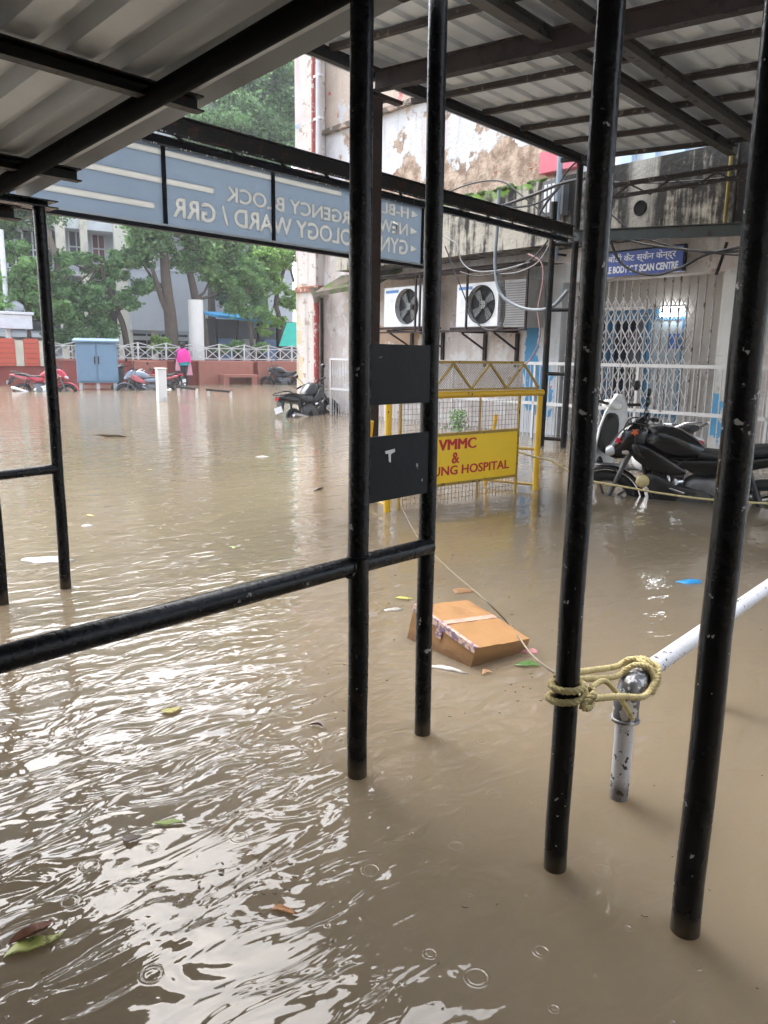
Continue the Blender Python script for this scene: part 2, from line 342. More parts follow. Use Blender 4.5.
# a torn white scrap of sticker on the lower plate
sp_ = SH.hit(390, 455, 1.4165)
MB().slab([(sp_.x-.02, sp_.z+.012), (sp_.x+.02, sp_.z+.016), (sp_.x+.022, sp_.z+.008), (sp_.x+.004, sp_.z+.002), (sp_.x+.004, sp_.z-.022), (sp_.x-.004, sp_.z-.018), (sp_.x-.006, sp_.z+.004), (sp_.x-.018, sp_.z+.004)], 1, 1.4165, 1.4185).build('sticker_scrap', plain('torn white paper', (.6,.6,.6)), pf)
hr = SH.hit(0, 659.4, 1.42); he = SH.hit(424, 547.5, 1.42); print('handrail', hr, he)
MB().tube([(hr.x-1.6, 1.42, hr.z-(he.z-hr.z)*.9), (hr.x, 1.42, hr.z), (A1, 1.42, (hr.z+he.z)/2), (A2-.01, 1.42, he.z)], .0265, 24).build('handrail', BLK, pf)
w_ = weld(A1, B1, he.z+.03, .031); w_.ring((A1-.034, 1.42, he.z), (1, 0, 0), .0265, .004, 24, 6); w_.build('weld_bead', BLKD, pf)
pf2 = fempty('post_frame', SH, 'pair of thinner black posts joined by one short crossbar at the left edge', 'steel frame', 'black post frames of the shed')
LA, LB = SH.loc(gp(66, 588)).x, SH.loc(gp(66, 588)).y; KA, KB = SH.loc(gp(3, 604)).x, SH.loc(gp(3, 604)).y
pole(LA, LB, ez, .0277, 'post', pf2, lean=leanof(LA, LB, 39, 206)); pole(KA, KB, ez, .0277, 'post', pf2)
cz = SH.hit(28, 472, (LB+KB)/2).z
MB().tube([(KA, KB, cz), (LA, LB, cz)], .024, 20).build('crossbar', BLK, pf2)
t3 = SH.loc(gp(555, 867)); tR = SH.loc(gp(685, 930))
for (q, r, lp_, lab) in ((t3, .0272, leanof(t3.x, t3.y, 611.5, 2), 'chipped black steel post with the beige rope knotted round it'), (tR, .0303, leanof(tR.x, tR.y, 773.5, 100), 'thick chipped black steel post, rightmost and nearest of all posts')):
    o = pole(0, 0, zl(q.y)-.04, r, 'steel_post', None, BLKC, lean=lp_); o.location = SH.w(q.x, q.y, 0); o.rotation_euler = (0, 0, SH.a)
    tag(o, lab, 'post', 'black round posts of the shed')
# ------------------------------------------------------------------ white handrail with rope
wr = fempty('white_handrail', SH, 'white pipe handrail with peeling paint, tied with rope and standing in the water', 'handrail')
a, b = SH.loc(gp(618, 797)), SH.loc(gp(727, 709)); WB = .797
wz = SH.hit(655, 664, WB).z; wz2 = SH.hit(768, 590, WB); wz1 = SH.hit(645, 668, WB); print('white rail', wz, wz2, wz1)
RZ = (wz1.z+wz2.z)/2
MB().tube([(a.x, WB, -.42), (a.x, WB, RZ-.085)], .0255, 24).build('leg', WPIPE, wr)
el = [(a.x+.06-.06*math.cos(t), WB, RZ-.06+.06*math.sin(t)) for t in [i*PI/2/8 for i in range(9)]]
el = [(a.x, WB, RZ-.10)]+el+[(a.x+.085, WB, RZ)]
MB().tube(el, .0345, 24).ring((a.x, WB, RZ-.10), (0,0,1), .034, .006).ring((a.x+.085, WB, RZ), (1,0,0), .034, .006).build('elbow', GREYP, wr)
MB().tube([(a.x+.08, WB, RZ), (a.x+5.2, WB, RZ)], .0255, 24).build('rail', WPIPE, wr)
for x in (b.x, b.x+1.6, b.x+3.2):
    MB().tube([(x, WB, -.42), (x, WB, RZ-.02)], .019, 20).build('leg', WPIPE, wr)
ROPE = paint('beige twisted rope', (.52, .44, .22), .85, 0, .3, 40, None, bump=.8, bscale=300, dirt=(.22,.17,.08))
def catm(pts, n=8):
    pts = [Vector(p) for p in pts]; out = []
    for i in range(len(pts)-1):
        p0, p1, p2, p3 = pts[max(i-1,0)], pts[i], pts[i+1], pts[min(i+2,len(pts)-1)]
        for k in range(n):
            t = k/n; out.append(.5*((2*p1)+(p2-p0)*t+(2*p0-5*p1+4*p2-p3)*t*t+(3*p1-p0-3*p2+p3)*t**3))
    return out+[pts[-1]]
def rope(mb, pts, R, pitch=.035, n=10):
    """three strands laid round a smooth path"""
    P = catm(pts, n)
    # resample
    Q = [P[0]]; acc = 0; step = R*.9
    for i in range(1, len(P)):
        seg = P[i]-P[i-1]; L = seg.length
        if L < 1e-9: continue
        u = step-acc
        while u <= L: Q.append(P[i-1]+seg*(u/L)); u += step
        acc = L-(u-step)
    if len(Q) < 3: return mb
    x = (Q[1]-Q[0]).orthogonal().normalized(); fr = []
    for i, p in enumerate(Q):
        t = (Q[min(i+1,len(Q)-1)]-Q[max(i-1,0)]).normalized(); x = (x-t*x.dot(t)).normalized(); fr.append((p, x.copy(), t.cross(x)))
    for s in range(3):
        st = []
        for i, (p, xx, yy) in enumerate(fr):
            a = 2*PI*(i*step/pitch+s/3); st.append(p+(xx*math.cos(a)+yy*math.sin(a))*R*.5)
        mb.tube(st, R*.56, 6)
    return mb
def loopz(c, r, z0, z1, a0, a1, n=10):
    return [(c[0]+r*math.cos(a0+(a1-a0)*i/n), c[1]+r*math.sin(a0+(a1-a0)*i/n), z0+(z1-z0)*i/n) for i in range(n+1)]
zt = SH.hit(560, 690, t3.y).z; rp = MB(); ER = .0088; pr3 = .0275+ER
cA, cB = t3.x, t3.y; ax, bx = a.x, WB
# turns round the black post (shed coordinates: x=A away right, y=B away left)
k0 = math.radians(-40)
rope(rp, loopz((cA, cB), pr3, zt+.005, zt-.005, k0, k0-2*PI, 14), ER)
rope(rp, loopz((cA, cB), pr3+.004, zt-.012, zt-.040, k0+.4, k0-5.0, 14)+[(cA+.05, cB-.05, zt-.035)], ER)
rope(rp, [(cA+.03,cB-.045,zt+.0),(cA+.045,cB-.04,zt-.02),(cA+.02,cB-.05,zt-.045),(cA-.01,cB-.045,zt-.03),(cA+.02,cB-.055,zt-.01),(cA+.045,cB-.045,zt-.03)], ER)
# strands across to the pipe elbow
ty = RZ
rope(rp, [(cA+.01, cB+.035, zt+.012), ((cA+ax)/2+.01, (cB+bx)/2+.042, (zt+ty)/2+.022), (ax+.02, bx+.045, ty+.033), (ax+.06, bx+.03, ty+.045), (ax+.085, bx-.01, ty+.045), (ax+.09, bx-.045, ty+.0), (ax+.06, bx-.04, ty-.04)], ER)
rope(rp, [(cA+.02, cB+.03, zt+.0), ((cA+ax)/2, (cB+bx)/2+.03, (zt+ty)/2+.008), (ax-.01, bx+.03, ty+.018), (ax+.03, bx-.0, ty+.046), (ax+.075, bx-.035, ty+.03), (ax+.11, bx-.04, ty-.01), (ax+.10, bx-.01, ty-.045)], ER)
rope(rp, [(cA+.035, cB-.045, zt-.03), ((cA+ax)/2+.01, (cB+bx)/2-.05, (zt+ty)/2-.018), (ax-.02, bx-.052, ty-.012), (ax+.05, bx-.05, ty-.0), (ax+.10, bx-.04, ty+.03), (ax+.115, bx+.01, ty+.03), (ax+.10, bx+.04, ty-.01)], ER)
rope(rp, [(cA+.03, cB-.03, zt-.03), (cA+.16, cB-.02, zt-.035), (ax-.03, bx-.03, ty-.075), (ax+.02, bx+.035, ty-.075)], ER*.8)
rope(rp, [(ax+.07+.040*math.cos(t)*.2, bx+.046*math.cos(t), ty+.046*math.sin(t)) for t in [i*.6 for i in range(12)]], ER)
rope(rp, [(ax+.095, bx+.046*math.cos(t), ty+.046*math.sin(t)) for t in [i*.6 for i in range(12)]], ER)
o = rp.build('rope', ROPE, None, fix=False); o.location = SH.o; o.rotation_euler = (0, 0, SH.a)
tag(o, 'beige twisted rope knotted between the black post and the white handrail elbow', 'rope')
# unseen block added behind the photographer to darken posts, roof underside and near water
rb = fempty('rear_shade_block', SH, 'plain grey unseen block added behind the shed to shade it', 'building'); GRB = paint('grey block plaster', (.42, .41, .39), .85, 0, .2, 1.5, None, dirt=(.10, .09, .08))
MB().box((-3.3, -9, -.45), (-3.0, 6.5, 9)).build('side_wall', GRB, rb); MB().box((-2.997, -4.6, -.45), (3.2, -4.3, 9)).build('back_wall', GRB, rb)
# ================================================================== RIGHT SHELTER
BP = 5.15
rs = fempty('shelter_roof', SH, 'pale ribbed metal shelter roof at upper right on brown steel beams and rusty purlins', 'roof')
ed = [SH.hit(320, 52, BP), SH.hit(578, 157, BP)]; print('edge', ed)
ZE = (ed[0].z+ed[1].z)/2
cb0 = SH.hit(372, 92, BP); CA = cb0.x; cb1 = SH.hitx(768, 6, CA); print('cross beam', cb0, cb1)
sB = (cb0.z-cb1.z)/(cb0.y-cb1.y)            # slope in B
def zr(B): return ZE+.075+sB*(B-BP)         # sheet underside
nR = Vector((0, -sB, 1)).normalized()
pl = [on_roof(x, y, (0, BP, ZE+.05), nR).x for x, y in ((449,97),(491,115),(520,128),(560,140),(616,157),(680,22))]
print('purlin A', pl, 'sB', sB)
ib = [on_roof(x, y, (0, BP, ZE-.03), nR) for x, y in ((490,0),(750,150),(562,0),(760,140),(735,143))]; print('ibeams', ib)
A0R, A1R = 3.95, 9.75
B0R = -3.5
sheet_mesh(A0R, A1R, B0R, BP+.12, zr(B0R), sB, .25, .05, .03, 'A').build('roof_sheet', TINR, rs)
MB().chan((A0R, BP, ZE), (A1R, BP, ZE), .06, .10).build('edge_beam', DKM, rs)
for i, A in enumerate((4.25, 5.0, 5.75, 6.5, 7.25, 8.0, 8.75, 9.55)):
    MB().chan((A, B0R, zr(B0R)-.035), (A, BP+(.32 if i in (3, 7) else -.035), zr(BP)-.035), .05, .05).build('purlin', RUST, rs)
MB().ibeam((CA, B0R, zr(B0R)-.16), (CA, BP-.04, zr(BP)-.16), .10, .16).build('cross_beam', BRN, rs)
for B in (ib[0].y, ib[2].y):
    MB().ibeam((A0R, B, zr(B)-.11), (A1R, B, zr(B)-.11), .10, .10).build('long_beam', paint('grey brown steel', (.050,.044,.038), .55, 0, .35, 5, (.02,.014,.01), .62, 10), rs)
MB().beam((CA-.1, BP+.03, ZE-.16), (CA+.42, BP+.03, ZE-.16), .08, .03).build('end_plate', BRN, rs)
# column of the shelter
cc = fempty('steel_column', SH, 'brown steel channel column standing behind the black post with plates', 'column')
MB().ibeam((CA, BP-.02, -.42), (CA, BP-.02, ZE-.24), .13, .11, .01, (0,1,0)).build('column_shaft', BRN, cc)
MB().box((CA-.12, BP-.13, ZE-.237), (CA+.12, BP+.09, ZE-.227)).build('cap_plate', BRN, cc)
# lower truss beam from left to the ladder frame
t0 = SH.hit(180, 118, BP); t1 = SH.hit(351, 166, BP); t2 = SH.hit(575, 226, BP); print('truss', t0, t1, t2)
tb = fempty('truss_beam', SH, 'dark steel double beam above the blue sign with raindrops hanging from it', 'beam')
TA0, TA1 = t0.x-.75, t2.x
ZT = (t0.z+t1.z+t2.z)/3-.06
MB().chan((TA0, BP, ZT), (TA1, BP, ZT), .06, .13).build('upper_chord', DKM, tb)
MB().chan((TA0, BP+.07, ZT-.105), (TA1, BP+.07, ZT-.105), .05, .06).build('lower_chord', BLKD, tb)
mb = MB(); x = TA0+.2; k = 0
while x < TA1-.3:
    mb.beam((x, BP, ZT-.055), (x+.12, BP+.07, ZT-.08), .02, .02); x += .5; k += 1
mb.build('lacing', DKM, tb)
mb = MB()
for i in range(95):
    x = random.uniform(TA0, TA1); yy = BP+.07+random.choice((-.024, -.015, .02)); mb.ball((x, yy, ZT-.139), (.0045, .0045, .0075), 8, 6)
for i in range(60):
    x = random.uniform(TA0, TA1); mb.ball((x, BP-.028, ZT-.067), (.004, .004, .007), 8, 6)
dm = NT('water drops'); dm = dm.fin((.9,.93,.96), .03, 0, None, IOR=1.33, Transmission_Weight=.5)
tag(mb.build('water_drops', dm, tb), kind='stuff')
# ------------------------------------------------------------------ hospital direction sign
BS = BP+.16
top = [SH.hit(161.5, 142, BS), SH.hit(351, 194, BS), SH.hit(417.6, 203, BS)]; bot = [SH.hit(47, 209, BS), SH.hit(200, 233.5, BS), SH.hit(351, 258.7, BS), SH.hit(420.8, 268.5, BS)]
print('sign', [round(p.z,2) for p in top], [round(p.z,2) for p in bot])
zt_ = sum(p.z for p in top)/3; zb_ = sum(p.z for p in bot)/4; sA1 = bot[3].x
dv = [SH.hit(x, y, BS).x for x, y in ((163.5,190),(272.5,215))]; pw = dv[1]-dv[0]; print('panels', dv, sA1, pw)
sg = fempty('direction_sign', SH, 'long blue backlit hospital sign seen from behind with mirrored white lettering', 'sign')
def sign_blue():
    t = NT('translucent blue sign sheet'); c = t.mix(t.noise(1.5, 4), (.27, .315, .365), (.31, .355, .40)); c = t.mix(t.math('MULTIPLY', t.step(t.noise(5, 5, .6, t.mp(t.obj, (1,1,.3))), .5, .8), .35), c, (.28, .33, .38))
    tr = t.n.new('ShaderNodeBsdfTranslucent'); t.put(tr.inputs[0], c); mx = t.n.new('ShaderNodeMixShader'); mx.inputs[0].default_value = .85
    t.fin(c, .35); out = t.n['Material Output']; t.t.links.new(t.b.outputs[0], mx.inputs[1]); t.t.links.new(tr.outputs[0], mx.inputs[2]); t.t.links.new(mx.outputs[0], out.inputs[0]); return t.m
def letter_cream():
    t = NT('cream sign lettering'); c = t.mix(t.noise(9, 4), (.46, .465, .455), (.54, .545, .53))
    tr = t.n.new('ShaderNodeBsdfTranslucent'); t.put(tr.inputs[0], c); mx = t.n.new('ShaderNodeMixShader'); mx.inputs[0].default_value = .85
    t.fin(c, .4); out = t.n['Material Output']; t.t.links.new(t.b.outputs[0], mx.inputs[1]); t.t.links.new(tr.outputs[0], mx.inputs[2]); t.t.links.new(mx.outputs[0], out.inputs[0]); return t.m
SBL, SCR = sign_blue(), letter_cream()
divs = [dv[0]-2*pw, dv[0]-pw, dv[0], dv[1], dv[1]+pw, sA1]
if divs[4] > sA1-.15: divs.pop(4)
mb = MB(); mb.box((divs[0]-.02, BS-.025, zb_-.012), (sA1+.02, BS+.025, zb_+.018)).box((divs[0]-.02, BS-.025, zt_-.012), (sA1+.02, BS+.025, zt_+.012))
for d in divs: mb.box((d-.014, BS-.022, zb_+.018), (d+.014, BS+.022, zt_-.012))
mb.build('sign_frame', BLKD, sg)
mb = MB().box((divs[0], BS-.03, zb_+.0185), (sA1, BS-.006, zb_+.034)); mb.build('lower_trim', plain('grey trim', (.32,.36,.40)), sg)
def text_mb(s, x0, x1, z0, z1, depth, y, mirror=False, bold=.02, skew=0):
    cu = bpy.data.curves.new('lettering', 'FONT'); cu.body = s; cu.extrude = .5; cu.offset = bold; cu.resolution_u = 3
    ob = bpy.data.objects.new('lettering', cu); C.objects.link(ob)
    me = bpy.data.meshes.new_from_object(ob.evaluated_get(bpy.context.evaluated_depsgraph_get()))
    vs = [v.co.copy() for v in me.vertices]; fs = [tuple(p.vertices) for p in me.polygons]
    bpy.data.objects.remove(ob); bpy.data.meshes.remove(me); bpy.data.curves.remove(cu)
    ax0, ax1 = min(v.x for v in vs), max(v.x for v in vs); az0, az1 = min(v.y for v in vs), max(v.y for v in vs)
    out = []
    for v in vs:
        u = (v.x-ax0)/(ax1-ax0); w = (v.y-az0)/(az1-az0)
        X = x1-u*(x1-x0) if mirror else x0+u*(x1-x0); out.append((X+skew*w*(z1-z0), y+v.z*depth, z0+w*(z1-z0)))
    return MB().add(out, fs)
hs_ = zt_-zb_
def fz(fr): return zt_-fr*hs_
def ax_(px, py): return SH.hit(px, py, BS).x
rows = [('H-BLOCK', .07, .24, ax_(350, 212), ax_(408, 213)), ('NEW EMERGENCY BLOCK', .335, .52, ax_(226, 195), ax_(407, 231)), ('GYNAECOLOGY WARD / GRR', .60, .83, ax_(173, 215), ax_(407, 250))]
def as_curve(o_):
    bpy.ops.object.select_all(action='DESELECT'); o_.select_set(True); bpy.context.view_layer.objects.active = o_; bpy.ops.object.convert(target='CURVE'); return bpy.context.view_layer.objects.active
shapes = []      # every inset shape as a list of closed outlines, each a list of (x, z, left handle, right handle)
for s, f0, f1, xa, xb in rows:
    cu = bpy.data.curves.new('row', 'FONT'); cu.body = s; oo = bpy.data.objects.new('row', cu); C.objects.link(oo); oo = as_curve(oo)
    P_ = [[(b.co.copy(), b.handle_left.copy(), b.handle_right.copy()) for b in sp.bezier_points] for sp in oo.data.splines]
    bpy.data.objects.remove(oo)
    X = [p[0].x for q in P_ for p in q]; Y = [p[0].y for q in P_ for p in q]; zlo, zhi = fz(f1), fz(f0)
    def mapp(v): return (xb-(v.x-min(X))/(max(X)-min(X))*(xb-xa), zlo+(v.y-min(Y))/(max(Y)-min(Y))*(zhi-zlo))
    ar = max((sum(q[i][0].x*q[(i+1) % len(q)][0].y-q[(i+1) % len(q)][0].x*q[i][0].y for i in range(len(q))) for q in P_), key=abs); sgn = 1 if ar > 0 else -1
    Q_ = []
    for q in P_:
        nq = []
        for i, (co, hl, hr_) in enumerate(q):
            ti = (co-hl) if (co-hl).length > 1e-5 else co-q[i-1][0]; to = (hr_-co) if (hr_-co).length > 1e-5 else q[(i+1) % len(q)][0]-co
            ti.normalize(); to.normalize(); b_ = ti+to; b_ = b_.normalized() if b_.length > .05 else to
            k_ = .026/max(.6, b_.dot(to)); d_ = Vector((b_.y, -b_.x, 0))*k_*sgn; nq.append((co+d_, hl+d_, hr_+d_))
        Q_.append(nq)
    P_ = Q_
    shapes.append(('lettering', [[(mapp(a), mapp(b), mapp(c)) for a, b, c in q] for q in P_]))
    zc = fz((f0+f1)/2); hh = hs_*.06; shapes.append(('arrow', [[(p, p, p) for p in ((xb+.16, zc), (xb+.05, zc+hh), (xb+.05, zc-hh))]]))
for (fc, xa) in ((.10, rows[0][3]-.12), (.43, rows[1][3]-.12), (.745, rows[2][3]-.16)):
    shapes.append(('stripe', [[(p, p, p) for p in ((divs[0]+.03, fz(fc+.035)), (xa, fz(fc+.035)), (xa, fz(fc-.035)), (divs[0]+.03, fz(fc-.035)))]]))
def curve_obj(name, outlines, ext, off, m):
    cu = bpy.data.curves.new(name, 'CURVE'); cu.dimensions = '2D'; cu.fill_mode = 'BOTH'; cu.extrude = ext; cu.offset = off; cu.resolution_u = 4
    for q in outlines:
        sp = cu.splines.new('BEZIER'); sp.bezier_points.add(len(q)-1); sp.use_cyclic_u = True
        for b, (p, l, r) in zip(sp.bezier_points, q):
            b.handle_left_type = b.handle_right_type = 'FREE'; b.co = (*p, 0); b.handle_left = (*l, 0); b.handle_right = (*r, 0)
    oo = bpy.data.objects.new(name, cu); C.objects.link(oo); me = bpy.data.meshes.new_from_object(oo.evaluated_get(bpy.context.evaluated_depsgraph_get())); bpy.data.objects.remove(oo)
    me.transform(Matrix(((1,0,0,0),(0,0,-1,BS),(0,1,0,0),(0,0,0,1)))); me.materials.clear(); me.materials.append(m); me.name = name
    o_ = bpy.data.objects.new(name, me); C.objects.link(o_); o_.parent = sg; return o_
rect = [((divs[0]+.002, zb_+.02),)*3, ((sA1-.002, zb_+.02),)*3, ((sA1-.002, zt_-.013),)*3, ((divs[0]+.002, zt_-.013),)*3]
pn = curve_obj('sign_panel', [rect]+[q for _, ou in shapes for q in ou], .004, 0, SBL)
for nm, ou in shapes: curve_obj(nm, ou, .0058, 0, SCR)
# ------------------------------------------------------------------ ladder-like twin post
l1, l2 = SH.loc(gp(541, 446)), SH.loc(gp(563, 447.5)); lt = SH.hit(575, 158, l2.y).z
lf = fempty('ladder_frame', SH, 'tall dark twin post with short rungs like a ladder left of the hospital gate', 'steel frame')
for q in (l1, l2): MB().tube([(q.x, q.y, -.42), (q.x, q.y, lt if q is l2 else lt*.87)], .043, 16).build('upright', DKM, lf)
for y in (439, 374, 309, 241):
    z = SH.hit(552, y, (l1.y+l2.y)/2).z; MB().tube([(l1.x, l1.y, z), (l2.x, l2.y, z)], .026, 12).build('rung', DKM, lf)
# right cross beam and truss in front of the gate
ct = fempty('gate_truss', SH, 'dark steel truss and channel running above the scan centre sign', 'beam')
u1 = SH.hitx(600, 236, 9.5); u2 = SH.hitx(748, 236, 9.5); v1 = SH.hitx(610, 187, 9.5); v2 = SH.hitx(745, 166, 9.5); print('gate truss', u1, u2, v1, v2)
MB().chan((9.5, l2.y, u1.z+(u1.z-u2.z)*(l2.y-u1.y)/(u1.y-u2.y)), (9.5, u2.y-1.5, u2.z), .07, .14).build('lower_channel', paint('green grey steel', (.035,.045,.042), .5, 0, .4, 6, (.05,.02,.012), .62, 12), ct)
MB().angle((9.5, v1.y+.3, v1.z-.02), (9.5, v2.y-1.5, v2.z-.02), .06).build('top_angle', RUST, ct)
MB().angle((9.5, v1.y+.3, v1.z-.16), (9.5, v2.y-1.5, v2.z-.10), .05).build('lower_angle', RUST, ct)
mb = MB(); n = 6
for i in range(n):
    y0 = v1.y+(v2.y-1.5-v1.y)*i/n; y1 = v1.y+(v2.y-1.5-v1.y)*(i+1)/n
    mb.beam((9.5, y0, v1.z-.15), (9.5, (y0+y1)/2, v1.z), .02, .02).beam((9.5, (y0+y1)/2, v1.z), (9.5, y1, v1.z-.14), .02, .02)
mb.build('web_bars', RUST, ct)
# ================================================================== HOSPITAL BUILDING (facade)
def fh(px, py, y=0): return FA.hit(px, py, y)
hb = fempty('hospital_building', FA, 'old hospital building with peeling plaster, mossy concrete band and shuttered gate', 'building')
XL = fh(297, 400).x; xg0, xg1 = fh(559, 350).x, fh(717, 350).x; zg = (fh(580, 279).z+fh(716, 274).z)/2; XR = xg1+4.5
zc0 = (fh(450, 254, -.6).z+fh(560, 246, -.6).z)/2; zc1 = (fh(447, 197, -.6).z+fh(540, 184, -.6).z)/2
print('facade', XL, xg0, xg1, zg, 'canopy', zc0, zc1, 'R', XR)
xb0, xb1 = fh(523, 330).x, fh(560, 330).x
def wall_mat(name, base, regions=(), brick=0, dirt=(.20,.17,.13), dirtamt=.5, streak=.4, blotch=None):
    """plaster: regions = list of (x0,x1,z0,z1,colour,threshold,noise scale) with torn edges"""
    t = NT(name); sp = t.sep(); x, z = sp[0], sp[2]
    c = t.mix(t.noise(2.2, 6, .6), tuple(v*.8 for v in base), tuple(min(1, v*1.12) for v in base))
    if blotch:
        for col, thr, sc in blotch: c = t.mix(t.step(t.noise(sc, 7, .62), thr, thr+.03), c, col)
    for (x0, x1, z0, z1, col, thr, sc) in regions:
        n = t.math('SUBTRACT', t.noise(sc, 6, .62), thr)
        def m(v, a, b, s=.25): return t.math('MULTIPLY', t.step(v, a-s, a+s), t.step(v, b+s, b-s))
        k = t.math('MULTIPLY', m(x, x0, x1), m(z, z0, z1)); k = t.math('ADD', t.math('MULTIPLY', t.math('SUBTRACT', k, .5), .5), n)
        c = t.mix(t.step(k, 0, .02), c, col)
    st = t.noise(5, 5, .6, t.mp(t.obj, (1.6, 1.6, .16))); c = t.mix(t.math('MULTIPLY', t.step(st, .5, .72), streak), c, dirt)
    c = t.mix(t.math('MULTIPLY', t.step(t.noise(1.3, 7, .65), .5, .7), dirtamt*.5), c, dirt)
    h = t.noise(18, 6, .6); return t.fin(c, .85, 0, t.bump(h, .5, .02))
xm = (xb0+xb1)/2
BLUE1 = (.08, .30, .55); WHT = (.60, .60, .59)
LW = wall_mat('pink white plaster', (.60, .53, .49), [(xb0+.05, xb1+.3, -.3, 2.6, (.60,.62,.64), .42, 1.6), (xb0+.05, xb0+.35, .3, 2.1, BLUE1, .50, 3.0), (xb0+.2, xb1, .2, 1.15, BLUE1, .60, 4.5), (xb1-.5, xb1-.05, .2, 1.0, (.50,.12,.14), .77, 6), (fh(375,300).x, fh(425,300).x, .9, 1.9, (.40,.27,.18), .68, 2.2)],
    blotch=[((.66,.63,.61), .52, 3.1), ((.38,.30,.25), .61, 5.0), ((.26,.20,.17), .67, 9.0)], streak=.4)
# lower wall with the gate opening
wl = MB(); T = .3
wl.box((XL, 0, -.45), (xg0, T, 3.5)).box((xg0, 0, zg), (xg1, T, 3.5)).box((xg1, 0, -.45), (XR, T, 3.5))
wl.build('wall', LW, hb)
# return wall on the left end, receding
MB().box((XL+.01, T, -.45), (XL+T, 9, 8)).build('side_wall', LW, hb)
# corner pier, ochre and white, blue graffiti stains higher up
pz = MB().box((fh(297,400,-.22).x, -.22, -.45), (fh(316,400,-.22).x, .02, 8.6))
pz.build('corner_pier', wall_mat('flaking corner plaster', (.60, .55, .51), [(XL-.4, XL+.7, 3.6, 7.6, (.30,.40,.58), .76, 3.2), (XL-.4, XL+.7, -.3, 2.9, (.58,.47,.30), .76, 3.6), (XL-.4, XL+.7, 3.2, 8, (.60,.50,.50), .66, 1.2)], blotch=[((.36,.29,.24), .58, 5), ((.22,.17,.14), .66, 9)], streak=.45), hb)
MB().box((fh(297,400,-.25).x-.02, -.27, fh(306,288,-.25).z-.08), (fh(318,400,-.25).x+.02, 0, fh(306,288,-.25).z+.03)).build('pier_band', paint('old brick band', (.30,.10,.06), .8, 0, .4, 6, (.45,.38,.30), .55, 12), hb)
# canopy band (stained concrete upstand) with moss on top
def band_mat():
    t = NT('stained concrete band'); sp = t.sep(); x, z = sp[0], sp[2]
    c = t.mix(t.noise(3, 7, .65), (.34, .31, .25), (.52, .48, .40))
    st = t.noise(4.5, 6, .65, t.mp(t.obj, (1.4, 1, .12))); st2 = t.noise(6, 7, .65)
    rt = t.step(x, fh(565, 210).x-.6, fh(625, 210).x)           # soot-black rain staining, heavy on the right-hand bay
    top = t.step(z, zc0+.2, zc1)
    k = t.math('ADD', t.math('MULTIPLY', st, .7), t.math('MULTIPLY', st2, .3)); k = t.math('ADD', k, t.math('MULTIPLY', rt, .06)); k = t.math('ADD', k, t.math('MULTIPLY', top, .06))
    c = t.mix(t.math('MULTIPLY', t.step(k, .46, .60), .97), c, (.009, .0085, .007))
    xs = t.math('ABSOLUTE', t.math('SUBTRACT', x, fh(640, 205, -.6).x)); pale = t.math('MULTIPLY', t.step(t.math('ADD', xs, t.math('MULTIPLY', st, .5)), .55, .30), .8)
    c = t.mix(pale, c, (.40, .38, .33))
    g = t.math('ADD', t.math('MULTIPLY', t.noise(3.2, 6, .65), .6), t.math('MULTIPLY', t.step(z, zc1-.45, zc1+.02), .30)); g = t.math('SUBTRACT', g, t.math('MULTIPLY', rt, .3))
    c = t.mix(t.step(g, .53, .60), c, (.16, .30, .045))
    return t.fin(c, .9, 0, t.bump(t.noise(14, 7, .65), .8, .03))
BND = band_mat()
cn = MB().box((fh(350,285,-.6).x-.5, -.6, zc0), (XR, -.48, zc1)).box((fh(350,285,-.6).x-.5, -.479, zc0), (XR, -.002, zc0+.12)); cn.build('canopy_band', BND, hb)
# pipe hole in the band
hp = fh(640, 208, -.605)
MB().ring((hp.x, -.603, hp.z), (0,1,0), .085, .014, 28, 6).cyl((hp.x, -.606, hp.z), (hp.x, -.56, hp.z), .082, None, 28).build('drain_hole', paint('black hollow', (.002,.002,.002), .95), hb)
# yellow-green pipe on the band
yp = fh(727, 200, -.64); MB().cyl((yp.x, -.64, zc0-.1), (yp.x, -.64, zc1+.3), .022).build('drain_pipe', paint('ochre pipe', (.25,.19,.04), .6), hb)
yp = fh(735, 200, -.64); MB().cyl((yp.x, -.64, zc0-.1), (yp.x, -.64, zc1+.3), .016).build('drain_pipe', DKM, hb)
MS = paint('moss', (.06, .095, .025), .95, 0, .5, 9, None, bump=1, bscale=50)
mb = MB(); x = fh(350,285,-.6).x-.45
while x < fh(548, 185, -.5).x:
    p = noise.noise(Vector((x*1.3, 0, 0)))
    if p > -.30:
        for k in range(3): mb.ball((x+random.uniform(-.06,.06), random.uniform(-.6,-.35), zc1+random.uniform(-.03,.01)), (random.uniform(.04,.10), random.uniform(.04,.08), random.uniform(.02,.055)), 7, 5)
    x += .07
tag(mb.build('moss', MS, hb), kind='stuff')
# small sloping corner canopy with moss at the left end
c0 = fh(303, 300, -.9); c1 = fh(352, 290, -.9)
mb = MB(); zz = fh(325, 290, -.7).z
mb.add([(c0.x+.1,-.7,zz-.12),(c1.x+.4,-.7,zz-.02),(c1.x+.4,0,zz+.30),(c0.x+.1,0,zz+.30),(c0.x+.1,-.7,zz-.03),(c1.x+.4,-.7,zz+.07),(c1.x+.4,0,zz+.36),(c0.x+.1,0,zz+.36)], [(0,3,2,1),(4,5,6,7),(0,1,5,4),(1,2,6,5),(2,3,7,6),(3,0,4,7)])
mb.build('corner_canopy', paint('mossy canopy', (.13,.11,.09), .95, 0, .6, 5, (.075,.12,.03), .53, 4.0, .9, 20, spec=.1), hb)
